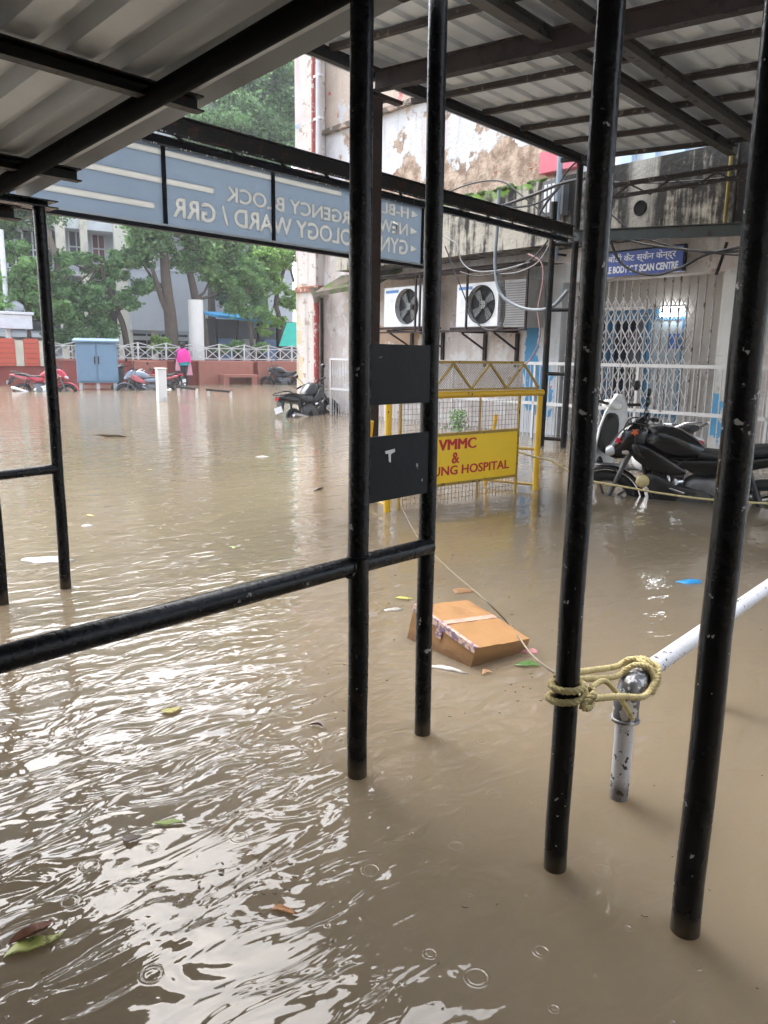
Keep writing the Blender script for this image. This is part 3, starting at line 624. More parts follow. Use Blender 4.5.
# upper wall
zl_ = (fh(325,127).z+fh(414,107).z)/2
def upper_mat():
    t = NT('peeling upper plaster'); sp = t.sep(); x, z = sp[0], sp[2]
    tan = t.mix(t.step(t.noise(5, 8, .7), .38, .62), (.24, .165, .115), (.54, .41, .31))
    # exposed brick course in places
    br = t.n.new('ShaderNodeTexBrick'); mpn = t.n.new('ShaderNodeMapping'); mpn.inputs['Rotation'].default_value = (PI/2, 0, 0); t.put(mpn.inputs[0], t.obj); t.put(br.inputs['Vector'], mpn.outputs[0])
    br.inputs['Scale'].default_value = 1; br.inputs['Brick Width'].default_value = .23; br.inputs['Row Height'].default_value = .08; br.inputs['Mortar Size'].default_value = .010
    br.inputs['Color1'].default_value = (.34,.13,.075,1); br.inputs['Color2'].default_value = (.24,.10,.06,1); br.inputs['Mortar'].default_value = (.34,.28,.21,1)
    c = t.mix(t.step(t.noise(1.6, 7, .65), .545, .60), tan, br.outputs[0])
    # white lime wash left above a torn line
    e = t.math('ADD', z, t.math('MULTIPLY', t.noise(1.3, 8, .62), 1.7)); e = t.math('ADD', e, t.math('MULTIPLY', t.noise(7, 5, .6), .25))
    zline = fh(480, 155).z
    w = t.math('MULTIPLY', t.step(e, zline+1.02, zline+1.06), t.step(t.noise(1.7, 6, .62), .40, .43))
    wc = t.mix(t.noise(3, 5, .6), (.50,.50,.52), (.72,.71,.71)); wc = t.mix(t.math('MULTIPLY', t.step(t.noise(4, 5, .6, t.mp(t.obj, (1.3,1,.2))), .52, .7), .5), wc, (.50,.36,.31))
    c = t.mix(w, c, wc)
    up = t.step(z, zl_-.02, zl_+.02); uc = t.mix(t.noise(2.5, 7, .65), (.40,.32,.25), (.62,.52,.44)); uc = t.mix(t.step(t.noise(2.7, 6, .62), .60, .63), uc, (.50,.10,.12)); uc = t.mix(t.step(t.noise(2.1, 6, .62, t.mp(t.obj, (1,3,1))), .60, .64), uc, (.50,.52,.56))
    c = t.mix(up, c, uc)
    r = t.step(x, fh(560,150).x, fh(575,150).x); c = t.mix(r, c, t.mix(t.noise(2, 5), (.60,.62,.64), (.75,.77,.78)))
    c = t.mix(t.math('MULTIPLY', t.step(t.noise(5, 6, .6, t.mp(t.obj, (1.6,1,.15))), .55, .75), .35), c, (.16,.13,.10))
    return t.fin(c, .9, 0, t.bump(t.math('ADD', t.noise(16, 7, .6), t.math('MULTIPLY', w, .6)), .7, .03))
MB().box((XL+.02, .05, 3.503), (XR, .33, 8.6)).build('upper_wall', upper_mat(), hb)
MB().box((fh(318,400,-.1).x, -.06, zl_-.05), (fh(560,150).x, .05, zl_+.04)).build('ledge', paint('old ledge', (.36,.27,.21), .9, 0, .5, 5, (.12,.10,.08), .5, 6), hb)
PK = paint('pink plaster', (.62,.16,.20), .8, 0, .2, 6)
pk = [fh(540,153,-.12), fh(572,167,-.12)]; MB().box((pk[0].x, -.12, pk[1].z), (pk[1].x+.05, .05, pk[0].z)).build('painted_block', PK, hb)
PB_ = paint('pale blue pilaster', (.48,.60,.72), .6, 0, .08)
for px in (627, 679, 705, 650): 
    q = fh(px, 152, -.05); MB().box((q.x-.09, -.06, 3.5), (q.x+.09, .05, 5.4)).build('pilaster', PB_, hb)
# down pipes
RP = paint('red drain pipe', (.34,.06,.05), .6, 0, .25, 5, (.5,.4,.35), .58, 9); GP_ = paint('pale conduit', (.55,.53,.55), .6, 0, .2)
q = fh(316.5, 350, -.3); zq = fh(316, 303, -.3).z
MB().tube([(q.x, -.3, -.42), (q.x, -.3, zq)], .062, 14).build('drain_pipe', RP, hb); MB().tube([(q.x+.19, -.28, -.42), (q.x+.17, -.28, zq+.1)], .035, 12).build('drain_pipe', DKM, hb)
mb = MB(); mb.loft([(0,0,0,.06,.06,2),(.15,0,0,.09,.09,2),(.30,0,0,.17,.17,2.5)]); mb.xf(Matrix.Translation((q.x+.05,-.33,zq))@Matrix.Rotation(-PI/2,4,'Y')); mb.build('rain_head', paint('dirty grey cement', (.20,.17,.14), .8, 0, .5), hb)
q = fh(313.5, 110, -.27)
MB().tube([(q.x, -.28, 3.4), (q.x, -.28, 8.5)], .038, 12).build('drain_pipe', RP, hb); MB().tube([(q.x+.18, -.28, 3.4), (q.x+.18, -.28, 8.5)], .045, 12).build('drain_pipe', GP_, hb)
for z in (4.4, 5.1, 5.9, 6.7): MB().box((q.x-.11, -.30, z), (q.x+.27, -.222, z+.05)).build('pipe_clamp', GP_, hb)
# interior behind the folding gate
IN = paint('cream interior wall', (.60,.57,.52), .8, 0, .12, 2, None, dirt=(.30,.26,.22)); dx0, dx1 = fh(600, 350, .9).x, fh(683, 350, .9).x; dz = fh(640, 306, .9).z
xd0, xd1 = fh(575,350,.9).x, fh(684,350,.9).x
mb = MB().box((xg0, .9, -.45), (xd0, 1.0, 3.4)).box((xd1, .9, -.45), (xg1, 1.0, 3.4)).box((xd0, .9, dz), (xd1, 1.0, 3.4))
mb.box((xg0-.1, T, -.45), (xg0, 2.6, 3.4)).box((xg1, T, -.45), (xg1+.1, 2.6, 3.4)).box((xg0, T, 3.0), (xg1, .9, 3.08)).box((xd0-.6, 2.6, -.45), (xd1+.6, 2.7, 3.4))
mb.box((xd0-.7,1.0,-.45),(xd0-.6,2.6,3.4)).box((xd1+.6,1.0,-.45),(xd1+.7,2.6,3.4)); mb.build('inner_wall', IN, hb)
DB = paint('blue door frame', (.06,.20,.36), .45); GL = glassm('dark door glass', (.02,.03,.045), .07)
nd = 3; dw = (xd1-xd0)/nd
for i in range(nd):
    x0 = xd0+dw*i; d = MB(); 
    d.box((x0+.01,.93,-.4),(x0+.08,.98,dz-.05)).box((x0+dw-.08,.93,-.4),(x0+dw-.01,.98,dz-.05)).box((x0+.08,.93,dz-.22),(x0+dw-.08,.98,dz-.05)).box((x0+.08,.93,.35),(x0+dw-.08,.98,.45))
    d = d.build('door', DB, hb); MB().box((x0+.08,.95,-.4),(x0+dw-.08,.956,.35)).box((x0+.08,.95,.45),(x0+dw-.08,.956,dz-.22)).build('glass_pane', GL if i != 2 else glassm('pale frosted pane', (.35,.42,.46), .2), d)
q = fh(662, 312, .86); lm = NT('lit tube lamp'); lm.fin((.9,.9,.9), .4, 0, None, Emission_Color=(.95,.98,1,1), Emission_Strength=3.5)
MB().box((q.x-.02, .84, q.z-.07), (q.x+.33, .895, q.z+.07)).build('lamp', lm.m, hb)
q = fh(668, 341, .86); MB().box((q.x-.02, .88, q.z-.11), (q.x+.16, .898, q.z+.11)).build('notice', plain('blue notice', (.03,.16,.55)), hb)
# wall base tiles / plinth and the right hand column
cx0, cx1 = fh(717, 350, -.12).x, fh(747, 350, -.12).x
MB().box((cx0, -.14, -.45), (cx1, 0, zg-.05)).build('gate_pier', wall_mat('blue stained pier', (.58,.57,.54), [(cx0-.3, cx1+.3, -.1, 1.0, (.10,.34,.58), .77, 3.2)], streak=.15, blotch=[((.42,.39,.36), .60, 6)]), hb)
# folding steel gate
fgm = paint('dusty gate steel', (.42,.38,.36), .55, .2, .3, 8, (.13,.08,.06), .58, 16); gt = MB(); bars = 19; gz0, gz1 = -.42, zg-.02
gx = [xg0+.05+(xg1-xg0-.1)*((i/bars)**.93) for i in range(bars+1)]
gate = MB()
for x in gx: gate.box((x-.008, .10, gz0), (x+.008, .125, gz1))
gate.build('folding_gate', fgm, hb)
lat = MB(); rowh = .42; zt0 = fh(640, 318, .1).z+.02
for i in range(bars):
    if gx[i] > fh(690,350,.1).x: continue
    z = gz0
    while z < zt0:
        lat.beam((gx[i], .095, z), (gx[i+1], .095, z+rowh/2), .008, .016, (0,1,0)); lat.beam((gx[i], .092, z+rowh), (gx[i+1], .092, z+rowh/2), .008, .016, (0,1,0))
        lat.beam((gx[i], .130, z+rowh/2), (gx[i+1], .130, z), .008, .016, (0,1,0)); lat.beam((gx[i], .133, z+rowh/2), (gx[i+1], .133, z+rowh), .008, .016, (0,1,0)); z += rowh
lat.build('gate_lattice', paint('pale gate lattice', (.68,.67,.67), .5, .0, .12, 8, (.2,.14,.11), .67, 16), hb)
q = fh(635, 383, .09); MB().box((q.x-.03,.06,q.z-.05),(q.x+.03,.09,q.z+.05)).ring((q.x,.075,q.z+.05),(0,1,0),.022,.005,16,6).build('padlock', PLAST, hb)
# scan centre sign
q0s = fh(591, 251, -.30); q1s = fh(684, 247, -.30); q2s = fh(682, 272, -.30)
sz1 = fh(640, 250, -.3).z; sz0 = fh(640, 274.5, -.3).z; sx0, sx1 = q0s.x, q1s.x
ss = fempty('scan_centre_sign', FA, 'blue board with white Hindi and English scan centre lettering above the gate', 'sign')
bd = MB().box((sx0, -.30, sz0), (sx1, -.255, sz1)).build('board', paint('royal blue board', (.03,.065,.30), .4, 0, .2, 3, (.3,.3,.32), .72, 12), ss)
hh = sz1-sz0
text_mb('WHOLE BODY C.T SCAN CENTRE', sx0+.05, sx1-.06, sz0+hh*.12, sz0+hh*.42, .006, -.302, False, .035).build('lettering', plain('white sign paint', (.75,.76,.78)), ss, fix=False)
text_mb('होल बॉडी कैट स्कैन केन्द्र', sx0+.08, sx1-.10, sz0+hh*.50, sz0+hh*.92, .006, -.302, False, .006).build('lettering', plain('white sign paint', (.75,.76,.78)), ss, fix=False)
MB().box((sx0-.012,-.306,sz1),(sx1+.03,-.25,sz1+.022)).box((sx1,-.306,sz0),(sx1+.03,-.25,sz1)).build('sign_frame', BLKD, ss)
# ------------------------------------------------------------------ white railing in front
ra, rb_, rc = gp(335, 415), gp(548, 440), gp(722, 459); 
rd = (rc-ra).normalized(); RF = Frame(ra-rd*.15, math.atan2(rd.y, rd.x)); rl = fempty('white_railing', RF, 'white barred railing standing in the flood in front of the facade', 'railing')
L = (rc-ra).length+4.2; z1, z2 = 1.13, .53
MB().beam((0,0,z1),(L,0,z1),.04,.045).build('top_rail', RAILW, rl); MB().beam((0,0,z2),(L,0,z2),.035,.045).build('middle_rail', RAILW, rl)
n = 0; x = 0
while x <= L+.01: MB().beam((x,0,-.42),(x,0,z1+.02),.035,.035,(1,0,0)).build('railing_post', RAILW, rl); x += L/7
mb = MB(); x = .09
while x < L: mb.cyl((x,0,-.42),(x,0,z1-.02),.0075,None,6); x += .092
mb.build('bars', RAILW, rl)
# ------------------------------------------------------------------ air conditioners
def fan_parts(parent, cx, cz, R, y):
    mb = MB()
    for k in range(4):
        a = k*PI/2+.6
        pts = [(cx+R*.18*math.cos(a-.3), cz+R*.18*math.sin(a-.3)), (cx+R*.85*math.cos(a-.28), cz+R*.85*math.sin(a-.28)), (cx+R*.9*math.cos(a+.25), cz+R*.9*math.sin(a+.25)), (cx+R*.35*math.cos(a+.55), cz+R*.35*math.sin(a+.55))]
        mb.slab(pts, 1, y+.055, y+.068)
    mb.build('fan', paint('dusty fan plastic', (.17,.175,.17), .5, 0, .3), parent)
    hub = MB().cyl((cx,y+.03,cz),(cx,y+.08,cz),R*.22,None,20); hub.build('fan_hub', plain('pale hub', (.40,.41,.40)), parent)
    g = MB()
    for k in range(1, 9): g.ring((cx, y-.012, cz), (0,1,0), R*k/8, .0025 if k < 8 else .006, 36, 5)
    for k in range(8): a = k*PI/4; g.cyl((cx,y-.012,cz),(cx+R*math.cos(a),y-.012,cz+R*math.sin(a)),.003,None,5)
    g.build('fan_guard', DKM, parent)
def ac(px0, px1, py0, py1, y, label, sidex=.26, brand=True):
    p0, p1 = fh(px0, py1, y), fh(px1, py0, y); w = p1.x-p0.x; h = p1.z-p0.z
    r = empty('air_conditioner', FA.w(p0.x, y, p0.z), FA.a, label, 'air conditioner', 'air conditioner outdoor units on the wall')
    cs = MB()
    # front plate with a round opening
    cx, cz, R = w*.60, h*.5, min(h*.45, w*.385); n = 32; ring = []; outer = []
    for k in range(n):
        a = 2*PI*k/n; ring.append((cx+R*math.cos(a), 0, cz+R*math.sin(a)))
        ca, sa = math.cos(a), math.sin(a); s_ = min(((w-cx) if ca > 0 else cx)/abs(ca) if abs(ca) > 1e-6 else 9, ((h-cz) if sa > 0 else cz)/abs(sa) if abs(sa) > 1e-6 else 9); outer.append((cx+s_*ca, 0, cz+s_*sa))
    for (ox, oz) in ((w,h),(0,h),(0,0),(w,0)):
        k = min(range(n), key=lambda i: (outer[i][0]-ox)**2+(outer[i][2]-oz)**2); outer[k] = (ox, 0, oz)
    cs.add(ring+outer, [(k, (k+1)%n, n+(k+1)%n, n+k) for k in range(n)])
    cs.add(ring+[(v[0], .09, v[2]) for v in ring], [(k, n+k, n+(k+1)%n, (k+1)%n) for k in range(n)])
    D = .32
    cs.add([(0,0,0),(w,0,0),(w,D,0),(0,D,0),(0,0,h),(w,0,h),(w,D,h),(0,D,h)], [(0,3,2,1),(4,5,6,7),(1,2,6,5),(2,3,7,6),(3,0,4,7)])
    cs.build('casing', WHITE, r, fix=False)
    MB().add([(cx+R*math.cos(2*PI*k/n), .09, cz+R*math.sin(2*PI*k/n)) for k in range(n)], [tuple(range(n))]).build('fan_well', paint('dark fan well', (.02,.022,.025), .7), r)
    fan_parts(r, cx, cz, R*.97, 0)
    lv = MB()
    for k in range(16): lv.box((w+.001, .04, h*(.1+.8*k/16)), (w+.008, D-.04, h*(.1+.8*k/16)+h*.02))
    lv.build('side_louvres', paint('grey louvre', (.35,.35,.34), .5), r)
    MB().box((w*.05,-.004,h*.86),(w*.38,.001,h*.93)).build('badge', plain('blue badge', (.08,.22,.5)), r)
    # bracket shelf
    b = empty('wall_bracket', FA.w(p0.x, y, p0.z), FA.a, 'rusty steel shelf and struts under the '+label.split(' air')[0]+' air conditioner', 'bracket', 'steel wall brackets')
    MB().box((-.12,-.03,-.05),(w+.14,.0,-.012)).box((-.12,.30,-.05),(w+.14,.33,-.012)).build('shelf', BRN, b)
    for x in (.12, w-.08):
        MB().chan((x,-.02,-.075),(x,-y-.003,-.075),.04,.04).build('arm', BRN, b); MB().box((x-.03,-y-.05,-.65),(x+.03,-y-.004,-.10)).build('upright', BRN, b); MB().beam((x,.02,-.10),(x,-y-.05,-.36),.02,.03).build('strut', BRN, b)
    return w, h, p0
a1 = ac(384, 423, 285, 327, -.62, 'left white air conditioner with dusty round fan, half behind the black post')
a2 = ac(456, 499, 281, 327, -.62, 'right white air conditioner with dark round fan beside the blue painted wall')
# cage and grey louvred box beside the second unit
p0 = fh(500, 327, -.60); p1 = fh(527, 278, -.60)
lb = empty('louvred_box', FA.w(p0.x+.03, -.56, p0.z), FA.a, 'grey louvred metal box beside the right air conditioner', 'box')
w, h = p1.x-p0.x-.03, p1.z-p0.z
MB().box((0,0,0),(w,.40,h)).build('casing', paint('grey tin', (.33,.32,.31), .6, .2, .3, 6), lb); mb = MB()
for k in range(18): mb.box((.02,-.008,h*(.04+.92*k/18)),(w-.02,-.001,h*(.04+.92*k/18)+h*.022))
mb.build('louvres', paint('dark grey slat', (.16,.155,.15), .6), lb)
cg = empty('steel_cage', FA.w(fh(372,300,-.75).x, -.80, 0), FA.a, 'rusty steel angle cage with tin top around the air conditioners', 'cage')
zt1 = fh(450, 272, -.8).z; zb1 = fh(450, 329, -.8).z; cw = fh(529,300,-.75).x-fh(372,300,-.75).x
mb = MB()
for x in (0, cw*.33, cw*.36, cw*.66, cw-.03): mb.box((x,0,zb1-.02),(x+.03,.03,zt1))
mb.box((0,-.002,zt1),(cw,.03,zt1+.04)).box((0,-.002,zb1-.05),(cw,.03,zb1-.021)); mb.build('cage_bars', BRN, cg)
MB().add([(-.05,-.05,zt1+.042),(cw+.05,-.05,zt1+.042),(cw+.05,.78,zt1+.06),(-.05,.78,zt1+.06),(-.05,-.05,zt1+.046),(cw+.05,-.05,zt1+.046),(cw+.05,.78,zt1+.064),(-.05,.78,zt1+.064)], [(0,3,2,1),(4,5,6,7),(0,1,5,4),(1,2,6,5),(2,3,7,6),(3,0,4,7)]).build('tin_cover', paint('rusty tin cover', (.12,.10,.085), .7, .2, .5), cg)
# ------------------------------------------------------------------ meter box and cables on the pole at the facade
mtb = fempty('junction_box', FA, 'open cable junction box with tangled wires above the ladder-like post', 'junction box')
b0 = fh(543, 182, -.75); b1_ = fh(562, 214, -.75); MB().box((b0.x,-.75,b1_.z),(b1_.x,-.62,b0.z)).build('casing', paint('grey black box', (.10,.10,.10), .5, 0, .6), mtb)
for i in range(3): x = b0.x+.04+i*.07; MB().box((x,-.762,b1_.z+.05),(x+.04,-.75,b0.z-.05)).build('terminal', WHITE, mtb)
gpst = fempty('conduit_post', FA, 'slim grey conduit post rising behind the cable junction box', 'post'); q = fh(560, 163, -.85); q2 = fh(548, 240, -.85)
MB().tube([(q.x,-.85,q.z+.1),(q.x,-.85,q2.z-.3)], .04, 12).build('shaft', paint('grey blue pipe', (.22,.27,.32), .5), gpst); MB().beam((q.x,-.85,q2.z-.2),(q.x,-.6,q2.z-.2),.03,.03).build('arm', DKM, gpst)
def cable(pts, r, m, label, y=-1.0, grp='cables looping in front of the facade', sag=0):
    P = [FA.hit(px, py, (yy[0] if yy else y)) for (px, py, *yy) in pts]
    c0 = FA.w(*P[0]); W_ = [FA.w(*p)-c0 for p in P]
    o = MB().tube(catm(W_, 8), r, 6).build('cable', m); o.location = c0; return tag(o, label, 'cable', grp)
CB = paint('black cable', (.012,.012,.013), .5); CG = paint('grey hose', (.17,.19,.21), .4); CW = paint('pale wire', (.24,.24,.24), .5); CR = paint('pinkish wire', (.30,.17,.16), .5)
cable([(499,190),(497,230),(495,265),(500,292),(515,305),(535,310),(553,306),(568,290)], .026, CG, 'thick grey corrugated hose hanging in a long curve beside the air conditioner')
cable([(444,236),(457,245),(462,262),(475,271),(500,270),(530,262)], .010, CW, 'thin white hose looping from the upper beam towards the air conditioner')
cable([(400,190),(445,207),(490,208),(530,196),(560,184),(585,178)], .022, CB, 'black cable swooping up to the junction box above the moss')
cable([(440,196),(470,184),(500,181),(520,194),(545,214),(575,228)], .012, CB, 'thin black wire arching over the moss to the dark post')
cable([(470,205),(520,207),(550,196),(568,170),(590,150)], .014, CB, 'black wire climbing steeply past the conduit post')
cable([(505,205),(530,216),(552,226),(585,232),(600,238)], .020, CB, 'black cable sagging below the junction box to the dark post')
cable([(445,246),(460,285),(475,320),(490,330),(503,322),(505,290)], .010, CB, 'thin black wire hanging across the right air conditioner fan')
cable([(548,240),(535,256),(515,268),(480,276),(460,272)], .012, CB, 'black wire dropping from the beam end to the cage top')
cable([(552,240),(538,262),(518,272),(500,274)], .010, CW, 'pale wire beside the ladder post running to the cage')
cable([(528,254),(541,262),(543,280),(538,310),(540,335),(533,355),(520,370)], .011, CR, 'pinkish wire hanging down over the blue paint')
cable([(606,225),(620,262),(650,275),(680,268),(705,255),(745,246)], .018, CB, 'black cable drooping across the blue scan centre sign', -.9)
cable([(600,222),(630,240),(670,248),(720,252),(750,250)], .016, CB, 'black cable above the scan centre sign running right', -.9)
cable([(612,215),(640,236),(690,250),(748,256)], .013, CB, 'thin black wire above the scan centre sign sloping right', -.85)
cable([(727,242),(722,258),(716,275)], .020, DKM, 'short dark conduit at the top right corner of the gate', -.3)
cable([(606,182),(650,183),(700,180),(745,176)], .009, CB, 'thin wire along the black stained concrete band', -.8)
cable([(560,186),(545,205),(540,218),(552,240),(575,244)], .016, CB, 'black cable looping round the conduit post beside the beam end', -1.0)
# ================================================================== BARRICADE
bl, br_ = gp(387, 512), gp(535, 490); d = (br_-bl).normalized(); BW = (br_-bl).length
BF = Frame(bl, math.atan2(d.y, d.x)); ba = fempty('barricade', BF, 'yellow police-style barricade with mesh top and red VMMC hospital lettering', 'barricade')
zT = BF.hit(520, 393, 0).z; zTT = BF.hit(500, 362.5, 0).z; print('barricade', BW, zT, zTT)
for x in (0, BW):
    MB().tube([(x,0,-.42),(x,0,zT-.03)], .026, 16).build('post', YEL, ba)
MB().tube([(-.03,0,zT),(BW+.03,0,zT)], .028, 16).build('top_rail', YEL, ba)
for x in (.14, BW-.16): MB().tube([(x,.55,-.42),(x,.38,zT-.22)], .018, 12).build('rear_leg', YEL, ba)
for x in (.14, BW-.16):
    for z in (.05, .38): MB().tube([(BW if x > 1 else 0, 0, z), (x, .45, z)], .013, 10).build('stay', OCH, ba)
# truss top
mb = MB(); n = 4; xs = [BW*i/n for i in range(n+1)]; zt2 = zTT
pts = [(.03, zT+.03)]
for i in range(n):
    x0 = .03+(BW-.06)*i/n; x1 = .03+(BW-.06)*(i+1)/n; xmid = (x0+x1)/2
    mb.beam((x0,0,zT+.045),(xmid,0,zt2-.012),.014,.02,(0,1,0)); mb.beam((xmid,0,zt2-.012),(x1,0,zT+.045),.014,.02,(0,1,0))
mb.beam((.03+(BW-.06)/8,0,zt2),(BW-.03-(BW-.06)/8,0,zt2),.016,.022); mb.beam((.03,0,zT+.04),(BW-.03,0,zT+.04),.016,.018); mb.build('truss', OCH, ba)
def meshgrid(mb, x0, x1, z0, z1, s, r, y=0, diag=False, clip=None):
    if not diag:
        x = x0
        while x <= x1: mb.beam((x,y,z0),(x,y,z1),r,r,(0,1,0)); x += s
        z = z0
        while z <= z1: mb.beam((x0,y+.002,z),(x1,y+.002,z),r,r); z += s
    else:
        h = z1-z0; x = x0-h
        while x < x1:
            for sg_ in (1, -1):
                a, b = max(x, x0), min(x+h, x1)
                if b > a:
                    za = z0+(a-x) if sg_ == 1 else z1-(a-x); zb = z0+(b-x) if sg_ == 1 else z1-(b-x); mb.beam((a,y+.002*sg_,za),(b,y+.002*sg_,zb),r,r,(0,1,0))
            x += s
    return mb
MESHM = paint('grey wire mesh', (.22,.19,.15), .6, .3, .4)
e = (BW-.06)/8
meshgrid(MB(), .03+e, BW-.03-e, zT+.05, zt2-.012, .022, .003, .004, True).build('top_mesh', MESHM, ba)
sx_0, sx_1 = .12, BF.hit(517, 450, 0).x; szt = BF.hit(480, 433.5, 0).z; szb = BF.hit(480, 478.5, 0).z; print('bsign', sx_0, sx_1, szt, szb)
meshgrid(MB(), sx_0, sx_1, szt+.02, zT-.05, .042, .0028, .004).build('middle_mesh', MESHM, ba)
meshgrid(MB(), sx_0, sx_1, -.30, szb-.02, .042, .0028, .004).build('lower_mesh', MESHM, ba)
fr_ = MB()
for x in (sx_0, sx_1): fr_.beam((x,0,-.4),(x,0,zT-.02),.02,.02,(0,1,0))
fr_.beam((sx_0,0,szt+.012),(sx_1,0,szt+.012),.024,.024).beam((sx_0,0,szb-.012),(sx_1,0,szb-.012),.024,.024); fr_.beam(((sx_0+sx_1)*.62,0,szt+.02),((sx_0+sx_1)*.62,0,zT-.03),.014,.014,(0,1,0)).beam(((sx_0+sx_1)*.62,0,-.4),((sx_0+sx_1)*.62,0,szb-.02),.014,.014,(0,1,0)); fr_.build('inner_frame', OCH, ba)
bd = MB().box((sx_0+.012,-.006,szb),(sx_1-.012,.006,szt)).build('sign_board', YELD, ba)
hh = szt-szb
RT = REDT
xe = BF.hit(508, 470, 0).x; xs_ = BF.hit(440, 470, 0).x
cw_ = (xe-xs_)/11.2
text_mb('SAFDARJUNG HOSPITAL', xe-cw_*19.2, xe, szb+hh*.10, szb+hh*.36, .004, -.007, False, .018).build('lettering', RT, ba, fix=False)
xv = BF.hit(475, 445, 0).x; vm = MB()
for k_, dx_ in enumerate((-.0035, 0, .0035, .007)):
    t_ = text_mb('VMMC', xv-.43+dx_, xv+dx_, szb+hh*.70, szb+hh*.93, .004, -.007-.0004*k_, False, 0); vm.add(t_.v, t_.f)
vm.build('lettering', RT, ba, fix=False)
xv = BF.hit(455, 460, 0).x; text_mb('&', xv-.045, xv+.045, szb+hh*.40, szb+hh*.64, .004, -.007, False, .018).build('lettering', RT, ba, fix=False)
# thin rope from the barricade past the motorcycle
def wrope(pts, R, label, m=ROPE, grp='ropes strung across the water', twist=True):
    c0 = Vector(pts[0]); P = [Vector(p)-c0 for p in pts]; mb = MB()
    if twist: rope(mb, P, R, R*4, 12)
    else: mb.tube(catm(P, 10), R, 6)
    o = mb.build('rope', m, None, fix=False); o.location = c0; return tag(o, label, 'rope', grp)
def atd(px, py, D):   # point on a pixel ray at horizontal distance D
    d = ray(px, py); t = D/math.hypot(d.x, d.y); return Vector((d.x*t, d.y*t, H+d.z*t))
wrope([atd(518,452,7.05), atd(535,457,7.0), atd(552,461,6.9), atd(572,473,6.7), atd(592,481,6.5), atd(625,487,6.35), atd(665,494,6.3), atd(715,500,6.3), atd(790,504,6.4), atd(860,500,6.6)], .009, 'long slack beige rope in front of the black motorcycle tied to the barricade')
wrope([atd(400,500,5.6), atd(404,512,5.2), atd(420,540,4.4), atd(450,570,3.9), atd(485,600,3.3), (gp(512,632)+Vector((0,0,.02))), atd(532,655,2.35), SH.w(cA, cB, zt+.01)], .0035, 'thin string trailing over the water from the rope knot past the carton', paint('dirty string', (.20,.17,.12), .8), twist=False)
# ================================================================== CARTON
def t_w(t): return t.step(t.math('ADD', t.sep(t.geo.outputs['Position'])[2], t.math('MULTIPLY', t.noise(12, 4), -.05)), .03, -.01)
cardt = NT('wet brown cardboard'); cc_ = cardt.mix(cardt.noise(6, 6, .6), (.27, .14, .05), (.38, .205, .08)); cc_ = cardt.mix(cardt.math('MULTIPLY', cardt.step(cardt.noise(3.5, 6, .65), .5, .66), .6), cc_, (.20, .095, .035)); zz_ = t_w(cardt); cc_ = cardt.mix(cardt.math('MULTIPLY', zz_, .6), cc_, (.13, .065, .028)); CARD = cardt.fin(cc_, .6, 0, cardt.bump(cardt.noise(25, 5, .6), .35, .01))
bx = empty('cardboard_box', (0,0,0), 0, 'wet brown cardboard carton with pink tape floating tilted in the water', 'carton')
# corners found from the picture at plausible heights
Lc = gp(415, 605, .155); Fc = gp(476, 648, .085); Rc = gp(523, 635, .06); 
ex = (Fc-Lc); ey0 = (Rc-Fc); nz = ex.cross(ey0).normalized(); 
if nz.z < 0: nz = -nz
exn = ex.normalized(); eyn = nz.cross(exn); wx = ex.length; wy = abs(ey0.dot(eyn)); hgt = .22
print('carton', wx, wy, nz)
if ey0.dot(eyn) < 0: eyn = -eyn
M = Matrix((exn, eyn, nz)).transposed().to_4x4(); bx.matrix_world = Matrix.Translation(Lc-nz*hgt)@M
def dented(w, l, h):
    n = 8; mb = MB()
    def P(i, j, k): 
        v = Vector((w*i/n, l*j/n, h*k/n)); c = Vector((w/2, l/2, h/2)); q = noise.noise_vector(v*14)*.004
        s_ = noise.noise(v*6+Vector((5,3,1)))*.006; return v+q+(c-v).normalized()*s_
    idx = {}; vs = []
    def g(i, j, k):
        if (i,j,k) not in idx: idx[(i,j,k)] = len(vs); vs.append(P(i,j,k))
        return idx[(i,j,k)]
    fs = []
    for a_ in range(n):
        for b_ in range(n):
            fs += [(g(a_,b_,0),g(a_,b_+1,0),g(a_+1,b_+1,0),g(a_+1,b_,0)), (g(a_,b_,n),g(a_+1,b_,n),g(a_+1,b_+1,n),g(a_,b_+1,n)),
                   (g(a_,0,b_),g(a_+1,0,b_),g(a_+1,0,b_+1),g(a_,0,b_+1)), (g(a_,n,b_),g(a_,n,b_+1),g(a_+1,n,b_+1),g(a_+1,n,b_)),
                   (g(0,a_,b_),g(0,a_,b_+1),g(0,a_+1,b_+1),g(0,a_+1,b_)), (g(n,a_,b_),g(n,a_+1,b_),g(n,a_+1,b_+1),g(n,a_,b_+1))]
    return mb.add(vs, fs)
dented(wx, wy, hgt).build('carton_body', CARD, bx)
tp = NT('pink printed tape'); tcol = tp.mix(tp.step(tp.noise(30, 2), .50, .56), (.50,.34,.27), (.46,.27,.22)); TAPE = tp.fin(tcol, .35)
tp2 = NT('purple printed tape'); tcol = tp2.mix(tp2.step(tp2.noise(45, 3), .50, .55), (.60,.42,.34), (.20,.13,.22)); TAPE2 = tp2.fin(tcol, .35)
def strip(pts, name, m):
    mb = MB()
    for (a_, b_) in pts: mb.box(a_, b_)
    mb.build(name, m, bx)
strip([((wx*.42, -.004, hgt), (wx*.42+.03, wy+.002, hgt+.0045))], 'tape', TAPE)
strip([((-.002, -.0065, hgt+.0005), (wx+.002, .012, hgt+.005)), ((-.002, -.0065, hgt-.022), (wx+.002, -.004, hgt+.0004)), ((wx*.42, -.0065, hgt*.72), (wx*.42+.035, -.004, hgt-.0225))], 'edge_tape', TAPE2)
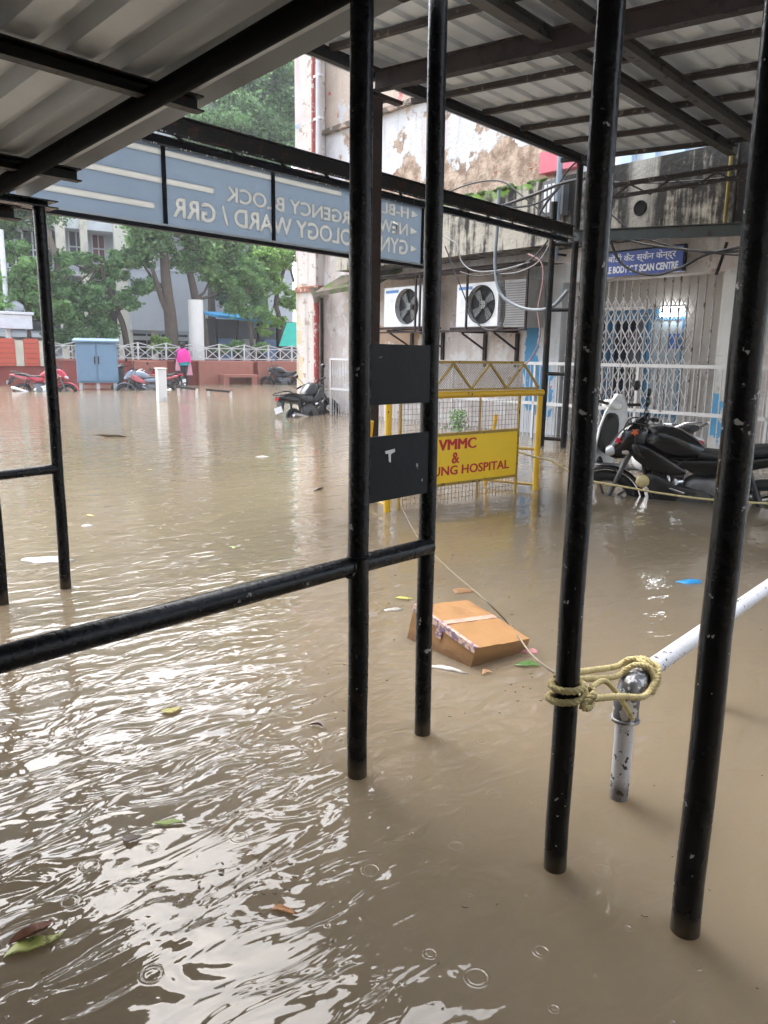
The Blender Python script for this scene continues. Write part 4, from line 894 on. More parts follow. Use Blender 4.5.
# loose plastic wrapper skirt under the carton
PLW = paint('thin pale plastic', (.36,.34,.31), .3); PLW2 = paint('pinkish plastic bag', (.62,.36,.34), .3)
def blob_sheet(name, px, py, rx, ry, m, label, cat, rot=0, h=.006, seed=0, grp=None, bumpy=.35, parts=None):
    c = gp(px, py); mb = MB(); n = 26; rnd = random.Random(seed); vs = []
    for lvl, s_ in ((0, 1.0), (1, .62), (2, .25)):
        for k in range(n):
            a_ = 2*PI*k/n; rr = 1+bumpy*noise.noise(Vector((math.cos(a_)*1.6+seed, math.sin(a_)*1.6, seed*.7)))
            x, y = rx*s_*rr*math.cos(a_), ry*s_*rr*math.sin(a_); vs.append((x*math.cos(rot)-y*math.sin(rot), x*math.sin(rot)+y*math.cos(rot), .002+h*(1-s_)+abs(noise.noise(Vector((x*25, y*25, seed))))*h*(1 if lvl else .2)))
    vs.append((0,0,h*1.2)); fs = [(l*n+k, l*n+(k+1)%n, (l+1)*n+(k+1)%n, (l+1)*n+k) for l in range(2) for k in range(n)]+[(2*n+k, 2*n+(k+1)%n, 3*n) for k in range(n)]
    base = len(vs); vs += [(v[0]*.98, v[1]*.98, -.004) for v in vs[:n]]; fs += [(k, base+k, base+(k+1)%n, (k+1)%n) for k in range(n)]+[tuple(base+k for k in range(n-1,-1,-1))]
    o = mb.add(vs, fs, True).build(name, m); o.location = c; return tag(o, label, cat, grp)
blob_sheet('plastic_scrap', 690, 582, .075, .035, paint('blue plastic scrap', (.03,.28,.60), .35), 'bright blue plastic scrap floating behind the rightmost post', 'litter', .2, .012, 3)
blob_sheet('plastic_wrapper', 447, 669, .075, .018, PLW, 'pale plastic wrapper trailing under the front corner of the carton', 'litter', -.5, .010, 5)
blob_sheet('plastic_wrapper', 530, 652, .04, .018, paint('pink foil wrapper', (.60,.28,.28), .3), 'pink and white crumpled wrapper beside the green leaf', 'litter', .1, .012, 8)
blob_sheet('plastic_bag', 318, 410, .45, .20, PLW2, 'pink plastic bag floating behind the leaning motorcycle by the railing', 'litter', 0, .12, 9)
blob_sheet('plastic_bag', 46, 560, .14, .08, PLW, 'thin white plastic bag afloat between the two left posts', 'litter', 0, .004, 11)
blob_sheet('paper_scrap', 462, 591, .06, .045, CARD, 'flat brown cardboard scrap floating behind the carton', 'litter', .4, .005, 12)
blob_sheet('foam_scrap', 393, 610, .045, .02, PLW, 'beige foam scrap floating left of the carton', 'litter', .3, .008, 13)
blob_sheet('foam_scrap', 262, 457, .09, .04, PLW, 'white foam scrap on the open water in front of the leaning motorcycle', 'litter', .3, .012, 15)
blob_sheet('foam_scrap', 87, 526, .04, .02, PLW, 'tiny white scrap floating just right of the left post', 'litter', .3, .008, 17)
# tiny bits of silt, leaf crumbs and scum drifting on the surface
rnd = random.Random(21); vs = []; fs = []
for k in range(230):
    if k % 5 == 0: c = gp(rnd.uniform(0, 768), rnd.uniform(470, 1010))
    else: q_ = rnd.choice(((430, 560), (545, 690), (330, 700), (120, 470), (470, 610), (500, 520), (250, 880))); c = gp(q_[0]+rnd.gauss(0, 38), q_[1]+rnd.gauss(0, 16))
    a0 = rnd.uniform(0, PI); n_ = len(vs); L_ = rnd.uniform(.002, .008); w_ = L_*rnd.uniform(.2, .7)
    pts_ = [(L_*math.cos(a0+t_)*(1 if i_ % 2 == 0 else w_/L_), L_*math.sin(a0+t_)*(1 if i_ % 2 == 0 else w_/L_)) for i_, t_ in enumerate((0, PI/2, PI, 3*PI/2))]
    vs += [(c.x+x_, c.y+y_, .0025) for x_, y_ in pts_]+[(c.x+x_, c.y+y_, .0005) for x_, y_ in pts_]
    fs += [(n_, n_+1, n_+2, n_+3)]+[(n_+i_, n_+4+i_, n_+4+(i_+1) % 4, n_+(i_+1) % 4) for i_ in range(4)]
tag(MB().add(vs, fs).build('floating_debris', paint('leaf crumbs', (.13,.10,.06), .7, 0, .8, 3)), kind='stuff')
# leaves
def leaf(px, py, L_, Wd, col, label, rot, curl=.15, seed=0):
    c = gp(px, py); mb = MB(); n = 9; vs = []
    for off in (0, .0012):
        for i in range(n+1):
            t = i/n; w = Wd*math.sin(PI*t**.85)*(1+.12*math.sin(i*2.3+seed)); 
            for s_ in (-1, 0, 1): vs.append(((t-.5)*L_, s_*w/2+.012*math.sin(t*4+seed), .004+off+curl*L_*.22*abs(s_)*math.sin(PI*t)+L_*.05*noise.noise(Vector((t*3, seed, s_)))))
    M_ = (n+1)*3; fs = []
    for i in range(n):
        for s_ in range(2): a_ = i*3+s_; fs += [(a_, a_+1, a_+4, a_+3), (M_+a_, M_+a_+3, M_+a_+4, M_+a_+1)]
    for i in range(n): fs += [(i*3, i*3+3, M_+i*3+3, M_+i*3), (i*3+2, M_+i*3+2, M_+i*3+5, i*3+5)]
    o = mb.add(vs, fs, True).build('leaf', paint('leaf %.2f %.2f' % (col[0], col[1]), col, .45, 0, .35, 30, (col[0]*.5, col[1]*.4, col[2]*.5), .6, 60)); o.location = c; o.rotation_euler = (0,0,rot)
    return tag(o, label, 'leaf', 'fallen leaves on the water')
leaf(34, 947, .115, .040, (.30,.33,.08), 'large yellow green leaf floating at the lower left corner', .85, .2, 1)
leaf(32, 935, .095, .026, (.20,.075,.04), 'curled brown leaf lying against the large green leaf at lower left', 1.0, .8, 2)
leaf(172, 711, .075, .04, (.33,.30,.07), 'yellow leaf floating alone below the handrail', .3, .2, 3)
leaf(170, 824, .085, .022, (.22,.30,.05), 'small green leaf afloat among the bright ripples', -.3, .2, 4)
leaf(528, 666, .105, .05, (.06,.15,.03), 'bright green leaf floating right of the carton', -.25, .2, 5)
leaf(318, 728, .08, .014, (.10,.05,.03), 'thin dark curved leaf left of the front twin posts', -.5, .6, 6)
leaf(285, 913, .06, .022, (.35,.15,.04), 'small orange leaf near the bottom centre among ripples', .2, .2, 7)
leaf(404, 599, .09, .035, (.40,.42,.08), 'pale yellow leaf floating behind the second front post', .1, .2, 8)
leaf(132, 839, .05, .03, (.08,.05,.035), 'dark brown shrivelled leaf left of the bright ripples', .1, .6, 9)
leaf(319, 490, .16, .04, (.06,.05,.04), 'dark stick-like leaf on the open water left of the plates', .9, .6, 10)
leaf(487, 674, .05, .03, (.38,.22,.12), 'tan leaf floating below the right corner of the carton', .4, .5, 12)
leaf(110, 437, .6, .012, (.16,.12,.08), 'long dark twig floating far out on the left water', .0, .3, 13)
for i, (px, py, l_) in enumerate(((90, 516, 'scrap of yellow leaf near the left post at mid height'), (150, 470, 'tiny yellow leaf drifting far out left of centre'), (232, 548, 'tiny olive leaf drifting between handrail and far water'))):
    leaf(px, py, .07, .03, (.45-.1*i,.42-.05*i,.08), l_, i, .2, 20+i)
# ================================================================== MOTORCYCLES
def motorcycle(loc, ang, label, body=GLOSSB, accent=None, lean=0, fairing=True, stickers=False, steer=0, bodylow=PLAST, group='parked motorcycles standing in the flood', rack=False, pitch_=0):
    r = empty('motorcycle', loc, 0, label, 'motorcycle', group, rot=(lean, pitch_, ang))
    def wheel(x, rr=.30):
        w = MB(); w.ring((x,0,rr), (0,1,0), rr-.045, .048, 36, 10); o = w.build('wheel', RUBBER, r)
        m = MB(); m.ring((x,0,rr), (0,1,0), rr-.085, .016, 36, 8).cyl((x,-.06,rr),(x,.06,rr),.045,None,16)
        for k in range(5):
            a_ = 2*PI*k/5; m.beam((x+.03*math.cos(a_),0,rr+.03*math.sin(a_)),(x+(rr-.09)*math.cos(a_),0,rr+(rr-.09)*math.sin(a_)),.022,.03,(0,1,0))
        m.build('rim', ENGINE, o)
    wheel(.68); wheel(-.64)
    mb = MB()   # front mudguard
    vs = []; n = 14
    for i in range(n+1):
        a_ = math.radians(20+150*i/n)
        for (w_s, rr) in ((-.06,.325),(-.045,.345),(0,.352),(.045,.345),(.06,.325),(.05,.318),(0,.340),(-.05,.318)): vs.append((.68+rr*math.cos(a_), w_s, .30+rr*math.sin(a_)))
    mb.add(vs, [(i*8+k, i*8+(k+1)%8, (i+1)*8+(k+1)%8, (i+1)*8+k) for i in range(n) for k in range(8)], True); mb.build('front_mudguard', body, r)
    mb = MB()
    for s_ in (-1, 1): mb.tube([(.68, s_*.085, .30), (.50, s_*.085, .78)], .022, 12); mb.tube([(.52,s_*.085,.70),(.40, s_*.075, 1.0)], .017, 12)
    mb.build('fork', ENGINE, r)
    # frame
    mb = MB(); mb.tube([(.42,0,.86),(.34,0,.55),(.22,0,.32),(-.20,0,.28),(-.34,0,.45)], .022, 10)
    for s_ in (-1,1): mb.tube([(.36,s_*.03,.78),(0,s_*.08,.70),(-.4,s_*.09,.70),(-.85,s_*.07,.86)], .014, 8); mb.tube([(-.64,s_*.11,.30),(-.30,s_*.11,.36)], .018, 8); mb.tube([(-.60,s_*.12,.34),(-.46,s_*.10,.72)], .026, 10)
    mb.build('frame', PLAST, r)
    # engine
    mb = MB(); mb.loft([(-.20,0,.42,.07,.06,3),(-.16,0,.42,.12,.12,3),(.04,0,.40,.13,.13,3),(.10,0,.40,.09,.08,3)], 16)
    for k in range(7): mb.box((.02+.022*k*.35, -.085, .50+.022*k), (.17+.022*k*.35, .085, .510+.022*k))
    mb.box((.03,-.085,.44),(.19,.085,.70)); mb.loft([(-.32,0,.46,.06,.10,3),(-.26,0,.46,.12,.17,3),(-.06,0,.45,.13,.17,3),(.02,0,.44,.10,.13,3)], 16); mb.cyl((-.10,-.15,.40),(-.10,.15,.40),.10,None,20); mb.cyl((.01,.135,.38),(.01,.155,.38),.07,None,18); mb.build('engine', ENGINE, r)
    mb = MB(); mb.tube([(.14,-.05,.50),(.20,-.08,.36),(.10,-.12,.24),(-.2,-.15,.24),(-.40,-.17,.30)], .02, 10); mb.tube([(-.38,-.17,.29),(-.46,-.18,.32),(-.86,-.19,.44),(-.90,-.19,.45)], [.03,.05,.055,.035], 14); mb.build('exhaust', CHROME, r)
    for s_ in (-1, 1): MB().loft([(.34,s_*.07,.56,.02,.05,2.4),(.26,s_*.10,.50,.04,.12,3),(.10,s_*.115,.44,.035,.10,3),(-.12,s_*.12,.41,.03,.08,3),(-.28,s_*.11,.40,.012,.03,2.4)], 16).build('engine_fairing', bodylow, r)
    MB().box((.24,-.11,.50),(.30,.11,.74)).build('radiator', PLAST, r, .01)
    # tank
    mb = MB(); mb.loft([(-.12,0,.80,.07,.05,2.6),(-.06,0,.83,.11,.085,2.5),(.08,0,.87,.145,.13,2.4),(.22,0,.89,.15,.145,2.4),(.33,0,.89,.12,.12,2.4),(.40,0,.88,.06,.07,2.3)], 24); tk = mb.build('fuel_tank', body, r)
    MB().cyl((.20,0,1.025),(.20,0,1.043),.038,None,18).build('fuel_cap', CHROME, tk)
    for s_ in (-1,1):   # tank shrouds
        mb = MB(); mb.loft([(.52,s_*.10,.85,.010,.02,2.2),(.45,s_*.125,.81,.028,.075,2.8),(.34,s_*.14,.76,.034,.10,3.2),(.22,s_*.14,.71,.030,.085,3.2),(.10,s_*.125,.665,.020,.05,2.8),(.02,s_*.11,.64,.008,.015,2.2)], 18); mb.build('tank_shroud', accent or body, r)
        mb = MB(); mb.loft([(.08,s_*.10,.72,.010,.02,2.2),(-.02,s_*.125,.70,.020,.055,3),(-.18,s_*.13,.70,.022,.065,3.2),(-.34,s_*.125,.745,.020,.05,3),(-.50,s_*.105,.80,.008,.015,2.2)], 16); mb.build('side_panel', body, r)
        mb = MB(); mb.tube([(.16,s_*.09,.60),(.14,s_*.13,.50),(.02,s_*.14,.46)], .018, 8); mb.cyl((.06,s_*.10,.56),(.10,s_*.14,.56),.035,.03,12); mb.build('engine_cover', CHROME, r)
        mb = MB(); mb.slab([(.18,.32),(.32,.46),(.30,.34),(.18,.22),(-.22,.22),(-.20,.30)], 1, s_*.10, s_*.13); mb.build('belly_panel', bodylow, r, .006)
    # seat
    mb = MB(); mb.loft([(.0,0,.80,.06,.03,2.6),(-.08,0,.80,.11,.045,2.6),(-.25,0,.785,.14,.048,2.8),(-.42,0,.80,.145,.05,2.8),(-.50,0,.845,.135,.05,2.8),(-.70,0,.865,.12,.045,2.8),(-.84,0,.875,.08,.03,2.6)], 20); mb.build('seat', SEATM, r)
    mb = MB(); mb.loft([(-.25,0,.70,.10,.05,2.6),(-.50,0,.745,.115,.07,2.6),(-.75,0,.80,.10,.055,2.6),(-.95,0,.85,.07,.035,2.4),(-1.0,0,.86,.05,.02,2.2)], 18); mb.build('tail_cowl', accent or body, r)
    mb = MB();
    for s_ in (-1,1): mb.tube([(-.55,s_*.12,.83),(-.72,s_*.15,.92),(-.92,s_*.12,.95),(-.98,0,.955)], .013, 8)
    mb.build('grab_rail', PLAST, r)
    MB().loft([(-.99,0,.835,.055,.026,2.5),(-1.02,0,.83,.05,.022,2.5)], 14).build('tail_light', REDL, r)
    mb = MB(); mb.slab([(-.80,.76),(-.95,.80),(-1.06,.56),(-1.04,.55),(-.90,.72)], 1, -.07, .07); mb.build('rear_mudguard', PLAST, r)
    MB().box((-1.075,-.09,.56),(-1.065,.09,.68)).build('number_plate', WHITE, r)
    # handlebar, mirrors
    mb = MB(); mb.tube([(.30,.36,1.02),(.36,.20,1.05),(.40,.06,1.0),(.40,-.06,1.0),(.36,-.20,1.05),(.30,-.36,1.02)], .012, 10)
    hbz = mb.build('handlebar', PLAST, r)
    for s_ in (-1,1):
        MB().tube([(.33,s_*.27,1.035),(.29,s_*.385,1.015)], .019, 12).build('grip', RUBBER, hbz); MB().tube([(.38,s_*.25,1.04),(.36,s_*.36,1.03)], .006, 8).build('lever', CHROME, hbz)
        m = MB(); m.tube([(.36,s_*.22,1.05),(.40,s_*.30,1.16),(.38,s_*.34,1.24)], .006, 8); m.loft([(.36,s_*.36,1.27,.02,.02,2.4),(.375,s_*.36,1.27,.06,.045,2.6),(.395,s_*.36,1.27,.05,.035,2.4)], 14); m.build('mirror', PLAST, r)
        MB().loft([(.50,s_*.17,.80,.012,.012,2),(.52,s_*.17,.80,.03,.022,2),(.56,s_*.17,.80,.02,.014,2)], 10).build('indicator', plain('clear indicator lens', (.38,.33,.28)), r)
    if fairing:
        mb = MB(); mb.loft([(.36,0,.92,.08,.12,2.4),(.44,0,.91,.135,.155,2.4),(.54,0,.87,.135,.15,2.3),(.62,0,.82,.105,.11,2.2),(.67,0,.79,.06,.06,2)], 22); fz_ = mb.build('headlight_fairing', body, r)
        MB().loft([(.60,0,.81,.105,.060,2.8),(.66,0,.79,.09,.052,2.8),(.705,0,.775,.055,.035,2.4)], 18).build('headlight', HLAMP, fz_)
        mb = MB(); mb.add([(.40,-.09,1.04),(.40,.09,1.04),(.53,.08,1.00),(.53,-.08,1.00),(.36,-.07,1.14),(.36,.07,1.14),(.37,.07,1.145),(.37,-.07,1.145)], [(3,2,6,7),(0,1,5,4),(4,5,6,7),(0,4,7,3),(1,2,6,5)]); mb.build('windscreen', glassm('smoked screen', (.01,.01,.012), .08), fz_)
    else:
        mb = MB(); mb.loft([(.44,0,.90,.05,.05,2),(.48,0,.90,.09,.09,2),(.57,0,.89,.095,.095,2),(.60,0,.89,.09,.09,2)], 20); fz_ = mb.build('headlight_shell', body, r); MB().loft([(.60,0,.89,.085,.085,2),(.63,0,.89,.05,.05,2)], 20).build('headlight', HLAMP, fz_)
    mb = MB()
    for s_ in (-1, 1): mb.tube(catm([(.34,s_*.22,1.04),(.50,s_*.16,1.06),(.56,s_*.06,.96),(.44,s_*.04,.78)], 5), .006, 6); mb.tube(catm([(.36,s_*.18,1.03),(.46,s_*.20,.92),(.36,s_*.16,.74),(.18,s_*.13,.58)], 5), .005, 6)
    mb.build('control_cable', RUBBER, r)
    if stickers:
        for i, (x, z, m) in enumerate(((.60,.895,plain('crimson hibiscus sticker', (.65,.02,.06))),(.465,.975,plain('orange flower sticker', (.75,.13,.02)))) ):
            for yy in (.142 if x < .5 else .118,):
                pts = [(x+(.034 if k % 2 else .016)*math.cos(k*PI/5+.3), z+(.034 if k % 2 else .016)*math.sin(k*PI/5+.3)) for k in range(10)]
                MB().slab(pts, 1, yy-.03, yy+.004).build('sticker', m, r)
    return r
WAT = -.38
fp_ = gp(606, 493); ang = math.atan2(.49, -1.41); fw = Vector((math.cos(ang), math.sin(ang), 0))
main = motorcycle(fp_-fw*.68+Vector((0,0,WAT)), ang, 'glossy black motorcycle with red and orange flower stickers in front of the gate', stickers=True, lean=math.radians(-4))
# yellowish polythene on the engine guard
q = atd(643, 481, 6.95); o = MB().loft([(-.05,0,0,.03,.02,2),(-.03,.0,.0,.045,.05,2.5),(.03,0,0,.05,.055,3),(.06,0,0,.03,.02,2)], 10).build('plastic_bag', paint('yellow polythene', (.50,.42,.20), .4)); o.location = q; o.rotation_euler = (0,.5,ang); tag(o, 'crumpled yellow bag caught on the engine of the black motorcycle', 'bag')
RED = paint('red motorcycle paint', (.42,.015,.04), .25, 0, .2, 3); WHM = paint('white bodywork', (.80,.82,.84), .25, 0, .1, 3); SIL = paint('silver blue bodywork', (.22,.26,.32), .3, .3, .2, 3); PKR = paint('pink red bodywork', (.5,.12,.14), .3, 0, .2, 3)
# white scooter behind
def scooter(loc, ang, label, body=WHM, lean=0):
    r = empty('scooter', loc, 0, label, 'scooter', 'parked scooters standing in the flood', rot=(lean, 0, ang))
    for x in (.62, -.55):
        o = MB().ring((x,0,.22),(0,1,0),.175,.045,30,10).build('wheel', RUBBER, r); MB().ring((x,0,.22),(0,1,0),.13,.02,24,8).cyl((x,-.05,.22),(x,.05,.22),.05,None,14).build('rim', ENGINE, o)
    mb = MB(); prof_ = [(.50,.22,.10),(.48,.32,.14),(.46,.50,.17),(.42,.72,.18),(.38,.90,.16),(.35,1.04,.10),(.34,1.12,.03)]; vs = []; 
    for off in (0, .03):
        for (x, z, w) in prof_:
            for k in range(7): yy = w*(k-3)/3; vs.append((x+off-.09*(abs(k-3)/3)**2, yy, z))
    n = len(prof_)*7; fs = []
    for i in range(len(prof_)-1):
        for k in range(6): a_ = i*7+k; fs += [(a_,a_+1,a_+8,a_+7),(n+a_,n+a_+7,n+a_+8,n+a_+1)]
    for i in range(len(prof_)-1): fs += [(i*7,i*7+7,n+i*7+7,n+i*7),(i*7+6,n+i*7+6,n+i*7+13,i*7+13)]
    fs += [(k+ (len(prof_)-1)*7, k+1+(len(prof_)-1)*7, n+k+1+(len(prof_)-1)*7, n+k+(len(prof_)-1)*7) for k in range(6)]
    mb.add(vs, fs, True); mb.build('leg_shield', body, r)
    MB().loft([(.33,0,.66,.10,.18,3),(.36,0,.66,.13,.24,3),(.42,0,.66,.12,.22,3)], 18).build('inner_panel', PLAST, r)
    MB().box((-.15,-.17,.26),(.45,.17,.31)).build('floorboard', PLAST, r, .02)
    MB().loft([(-.16,0,.50,.12,.18,2.6),(-.28,0,.52,.18,.22,2.6),(-.55,0,.56,.20,.18,2.4),(-.80,0,.64,.15,.11,2.3),(-.94,0,.69,.08,.05,2)], 20).build('rear_body', body, r)
    MB().loft([(-.10,0,.76,.08,.03,2.6),(-.18,0,.77,.13,.05,2.8),(-.45,0,.78,.15,.055,2.8),(-.75,0,.81,.13,.05,2.8),(-.86,0,.83,.07,.03,2.5)], 20).build('seat', SEATM, r)
    MB().loft([(-.86,0,.66,.12,.05,2.4),(-.93,0,.68,.09,.04,2.4),(-.97,0,.69,.05,.02,2.2)], 14).build('tail_light', REDL, r)
    mb = MB(); 
    for s_ in (-1,1): mb.tube([(-.70,s_*.14,.80),(-.86,s_*.13,.87),(-.98,s_*.05,.90)], .014, 8)
    mb.build('grab_rail', CHROME, r)
    MB().loft([(.28,0,.98,.06,.03,2.4),(.34,0,1.0,.14,.06,2.6),(.42,0,.99,.13,.06,2.6),(.47,0,.97,.07,.04,2.4)], 16).build('handlebar_cowl', body, r)
    for s_ in (-1,1):
        MB().tube([(.34,s_*.10,1.0),(.30,s_*.34,1.02)], .018, 10).build('grip', RUBBER, r)
        m = MB(); m.tube([(.33,s_*.20,1.02),(.36,s_*.26,1.14),(.35,s_*.28,1.20)], .006, 8); m.loft([(.33,s_*.30,1.24,.02,.02,2.4),(.345,s_*.30,1.24,.05,.06,2.6),(.365,s_*.30,1.24,.04,.045,2.4)], 14); m.build('mirror', PLAST, r)
    return r
sa = math.radians(116); s0 = gp(694, 481)+Vector((math.cos(sa), math.sin(sa), 0))*.98; scooter(s0+Vector((0,0,-.30)), sa, 'white scooter with red tail light parked between the black motorcycle and the gate', lean=math.radians(5))
# red tail motorcycle leaning by the corner pier
rp0 = gp(292, 417.5); ra_ = math.radians(62); fw = Vector((math.cos(ra_), math.sin(ra_), 0))
motorcycle(rp0+fw*.95+Vector((0,0,-.36)), ra_, 'dark motorcycle leaning over by the corner pier, red tail light and white plate facing us', body=paint('dark grey bodywork', (.05,.055,.06), .3), lean=math.radians(-19), fairing=False, pitch_=-.08)
pL = gp(44, 391.5); a_ = math.radians(0)+FR.a*.15; motorcycle(pL+Vector((0,0,-.36)), a_, 'red and white motorcycle in front of the planter wall at far left', body=RED, accent=PKR, lean=math.radians(-8), bodylow=WHM, fairing=True)
motorcycle(gp(147, 390)+Vector((0,0,-.40)), math.radians(200), 'silver blue motorcycle left of the short white bollard far away', body=SIL, accent=PKR, lean=math.radians(8), fairing=True)
scooter(gp(127, 387.5)+Vector((0,0,-.28)), math.radians(250), 'dark scooter seen head-on beside the blue cabinet', body=PLAST)
motorcycle(gp(165, 385)+Vector((0,0,-.42)), math.radians(150), 'motorcycle with red tail half hidden behind the white bollard near the person', body=RED, lean=math.radians(-6), fairing=False)
motorcycle(gp(284, 384.5)+Vector((0,0,-.30)), math.radians(175), 'black motorcycle parked against the red bench beside the building corner', body=paint('matt black bodywork', (.02,.02,.022), .35), lean=math.radians(-6), fairing=False)
# ================================================================== FAR SIDE
def rh(px, py, y=0): return FR.hit(px, py, y)
REDW = paint('red painted plaster', (.25,.050,.036), .75, 0, .2, 3, None, dirt=(.22,.07,.05)); REDB = paint('terracotta bench plaster', (.32,.125,.088), .75, 0, .15, 3, None, dirt=(.24,.09,.07))
xL_, xR_ = rh(-60, 380).x, rh(330, 380).x; zW = rh(240, 362.5).z; zF = rh(200, 346).z
pw_ = fempty('planter_wall', FR, 'long low red wall below the white fence across the flooded yard', 'wall')
MB().box((xL_, 0, -.45), (xR_, .35, zW)).build('wall_body', REDW, pw_, .01); MB().box((xL_, -.03, zW), (xR_, .38, zW+.07)).build('coping', REDB, pw_, .01)
for (x0, x1, lab) in ((132, 166, 'red plastered bench beside the person in pink'), (197, 251, 'wide red plastered bench with dark opening in the middle of the wall'), (256, 304, 'red plastered bench behind the black motorcycle near the building corner')):
    a_, b_ = rh(x0, 380).x, rh(x1, 380).x; be = fempty('bench', FR, lab, 'bench', 'red plastered benches along the wall')
    zt3 = rh((x0+x1)/2, 361).z; zs = rh((x0+x1)/2, 374).z
    w = b_-a_; MB().slab([(a_, -.45), (a_, zt3), (b_, zt3), (b_, -.45)], 1, -.25, -.032).build('backrest', REDB, be, .03)
    MB().box((a_+w*.35, -.85, zs-.12), (b_-.05, -.253, zs)).build('seat', REDB, be, .02)
    for x in (a_+w*.35, b_-.30): MB().box((x, -.83, -.45), (x+.24, -.255, zs-.123)).build('side_block', REDB, be, .02)
# fence
fe = fempty('fence', FR, 'white metal fence with crossed panels and peaked rails on the red wall', 'fence')
xp = rh(140, 370).x; step_ = rh(168, 370).x-rh(140, 370).x; n0 = int((xL_-xp)/step_); x = xp+n0*step_
while x < xR_:
    pst = MB().beam((x,.15,zW+.05),(x,.15,zF+.10),.06,.06,(1,0,0)); pst.build('fence_post', RAILW, fe); x1 = x+step_; mb = MB(); zb2, zt4 = zW+.13, zF-.08
    mb.beam((x,.15,zb2),(x1,.15,zb2),.03,.035).beam((x,.15,zt4),(x1,.15,zt4),.03,.035).beam((x,.155,zF+.08),((x+x1)/2,.155,zt4+.03),.03,.03).beam(((x+x1)/2,.155,zt4+.03),(x1,.155,zF+.08),.03,.03)
    for (u0_, u1_) in ((0,.5),(.5,1)):
        a_, b_ = x+step_*u0_, x+step_*u1_; mb.beam((a_,.15,zb2),(b_,.15,zt4),.025,.025,(0,1,0)).beam((a_,.156,zt4),(b_,.156,zb2),.025,.025,(0,1,0))
    mb.beam(((x+x1)/2,.15,zb2),((x+x1)/2,.15,zt4),.03,.03,(1,0,0)); mb.build('fence_panel', RAILW, fe); x = x1
# red and cream hoarding boards at far left
CREAM = paint('cream board', (.55,.50,.40), .7); ORR = paint('orange red board', (.52,.085,.045), .6, 0, .15, 3)
for i, (x0, x1, m, lab) in enumerate(((-6, 15, ORR, 'orange red board behind the white lamp pole at far left'), (15.5, 23.5, CREAM, 'narrow cream board between the two orange red boards'), (24, 39, ORR, 'orange red brick-lined board left of the thin black post'), (39.5, 46, CREAM, 'slim cream board beside the thin black post at far left'))):
    a_, b_ = rh(x0, 350, -.1).x, rh(x1, 350, -.1).x; z0_, z1_ = rh(20, 366, -.1).z, rh(20, 338.5, -.1).z; bdo = fempty('hoarding_board', FR, lab, 'board', 'painted boards on the far wall')
    MB().box((a_, -.10, z0_), (b_, -.04, z1_-.06*(i % 2))).build('board', m, bdo); mb = MB()
    for k in range(5): mb.box((a_+.04, -.108, z0_+(z1_-z0_)*(k+.5)/5.5), (b_-.04, -.1005, z0_+(z1_-z0_)*(k+.5)/5.5+.02))
    mb.build('board_ribs', REDW if m is ORR else CREAM, bdo)
# white pole with box
wp_ = gp(13, 384); zp = 5.4; lp = empty('lamp_pole', wp_, FR.a, 'tall slim white pole with a white cabinet fixed halfway at the far left', 'pole')
MB().tube([(0,0,-.45),(0,0,zp)], .085, 14).build('pole_shaft', paint('pale pole paint', (.68,.70,.74), .4), lp)
def zatp(py): 
    d = ray(12, py); t = math.hypot(wp_.x, wp_.y)/math.hypot(d.x, d.y); return H+d.z*t
z0_, z1_ = zatp(329), zatp(312)
MB().box((-.62,-.42,z0_),(.75,.30,z1_-.10)).build('cabinet', paint('pale cabinet', (.62,.64,.68), .5), lp, .02); MB().box((-.68,-.48,z1_-.10),(.82,.36,z1_)).build('cabinet_lid', paint('pale cabinet', (.62,.64,.68), .5), lp, .02); MB().loft([(-.05,.0,z1_+.14,.10,.14,2.2),(.30,0,z1_+.22,.16,.22,2.2),(.55,0,z1_+.16,.08,.1,2.2)],12).build('speaker_horn', plain('pale grey horn', (.4,.42,.45)), lp)
# blue cabinet
bc = empty('electric_cabinet', gp(99, 389), FR.a*.55, 'light blue metal electric cabinet on short legs above the water', 'cabinet'); CB_ = paint('light blue cabinet paint', (.15,.25,.36), .5, 0, .12, 3, (.10,.12,.14), .70, 9)
sc_ = (gp(99,389).length)/769
wc = 35*sc_; z0_ = 6*sc_; z1_ = 45*sc_; MB().box((-wc/2,-.5,z0_),(wc/2,.45,z1_-.10)).build('cabinet_body', CB_, bc, .02); MB().add([(-wc/2-.08,-.60,z1_-.10),(wc/2+.08,-.60,z1_-.10),(wc/2+.08,.5,z1_-.02),(-wc/2-.08,.5,z1_-.02),(-wc/2-.08,-.60,z1_-.05),(wc/2+.08,-.60,z1_-.05),(wc/2+.08,.5,z1_+.04),(-wc/2-.08,.5,z1_+.04)], [(0,3,2,1),(4,5,6,7),(0,1,5,4),(1,2,6,5),(2,3,7,6),(3,0,4,7)]).build('cabinet_roof', CB_, bc)
for s_ in (-1, 1):
    d_ = MB().box((s_*wc*.25-wc*.23,-.53,z0_+.06),(s_*wc*.25+wc*.23,-.503,z1_-.16)).build('cabinet_door', CB_, bc, .008); MB().box((s_*.06-.015,-.55,z0_+.6),(s_*.06+.015,-.531,z0_+.85)).build('door_handle', DKM, d_)
    for y in (-.42, .38): MB().box((s_*(wc/2-.1)-.05, y-.04, -.45), (s_*(wc/2-.1)+.05, y+.04, z0_)).build('leg', RAILW, bc)
MB().box((-.05,-.45,-.45),(.05,-.37,z0_)).build('leg', RAILW, bc)
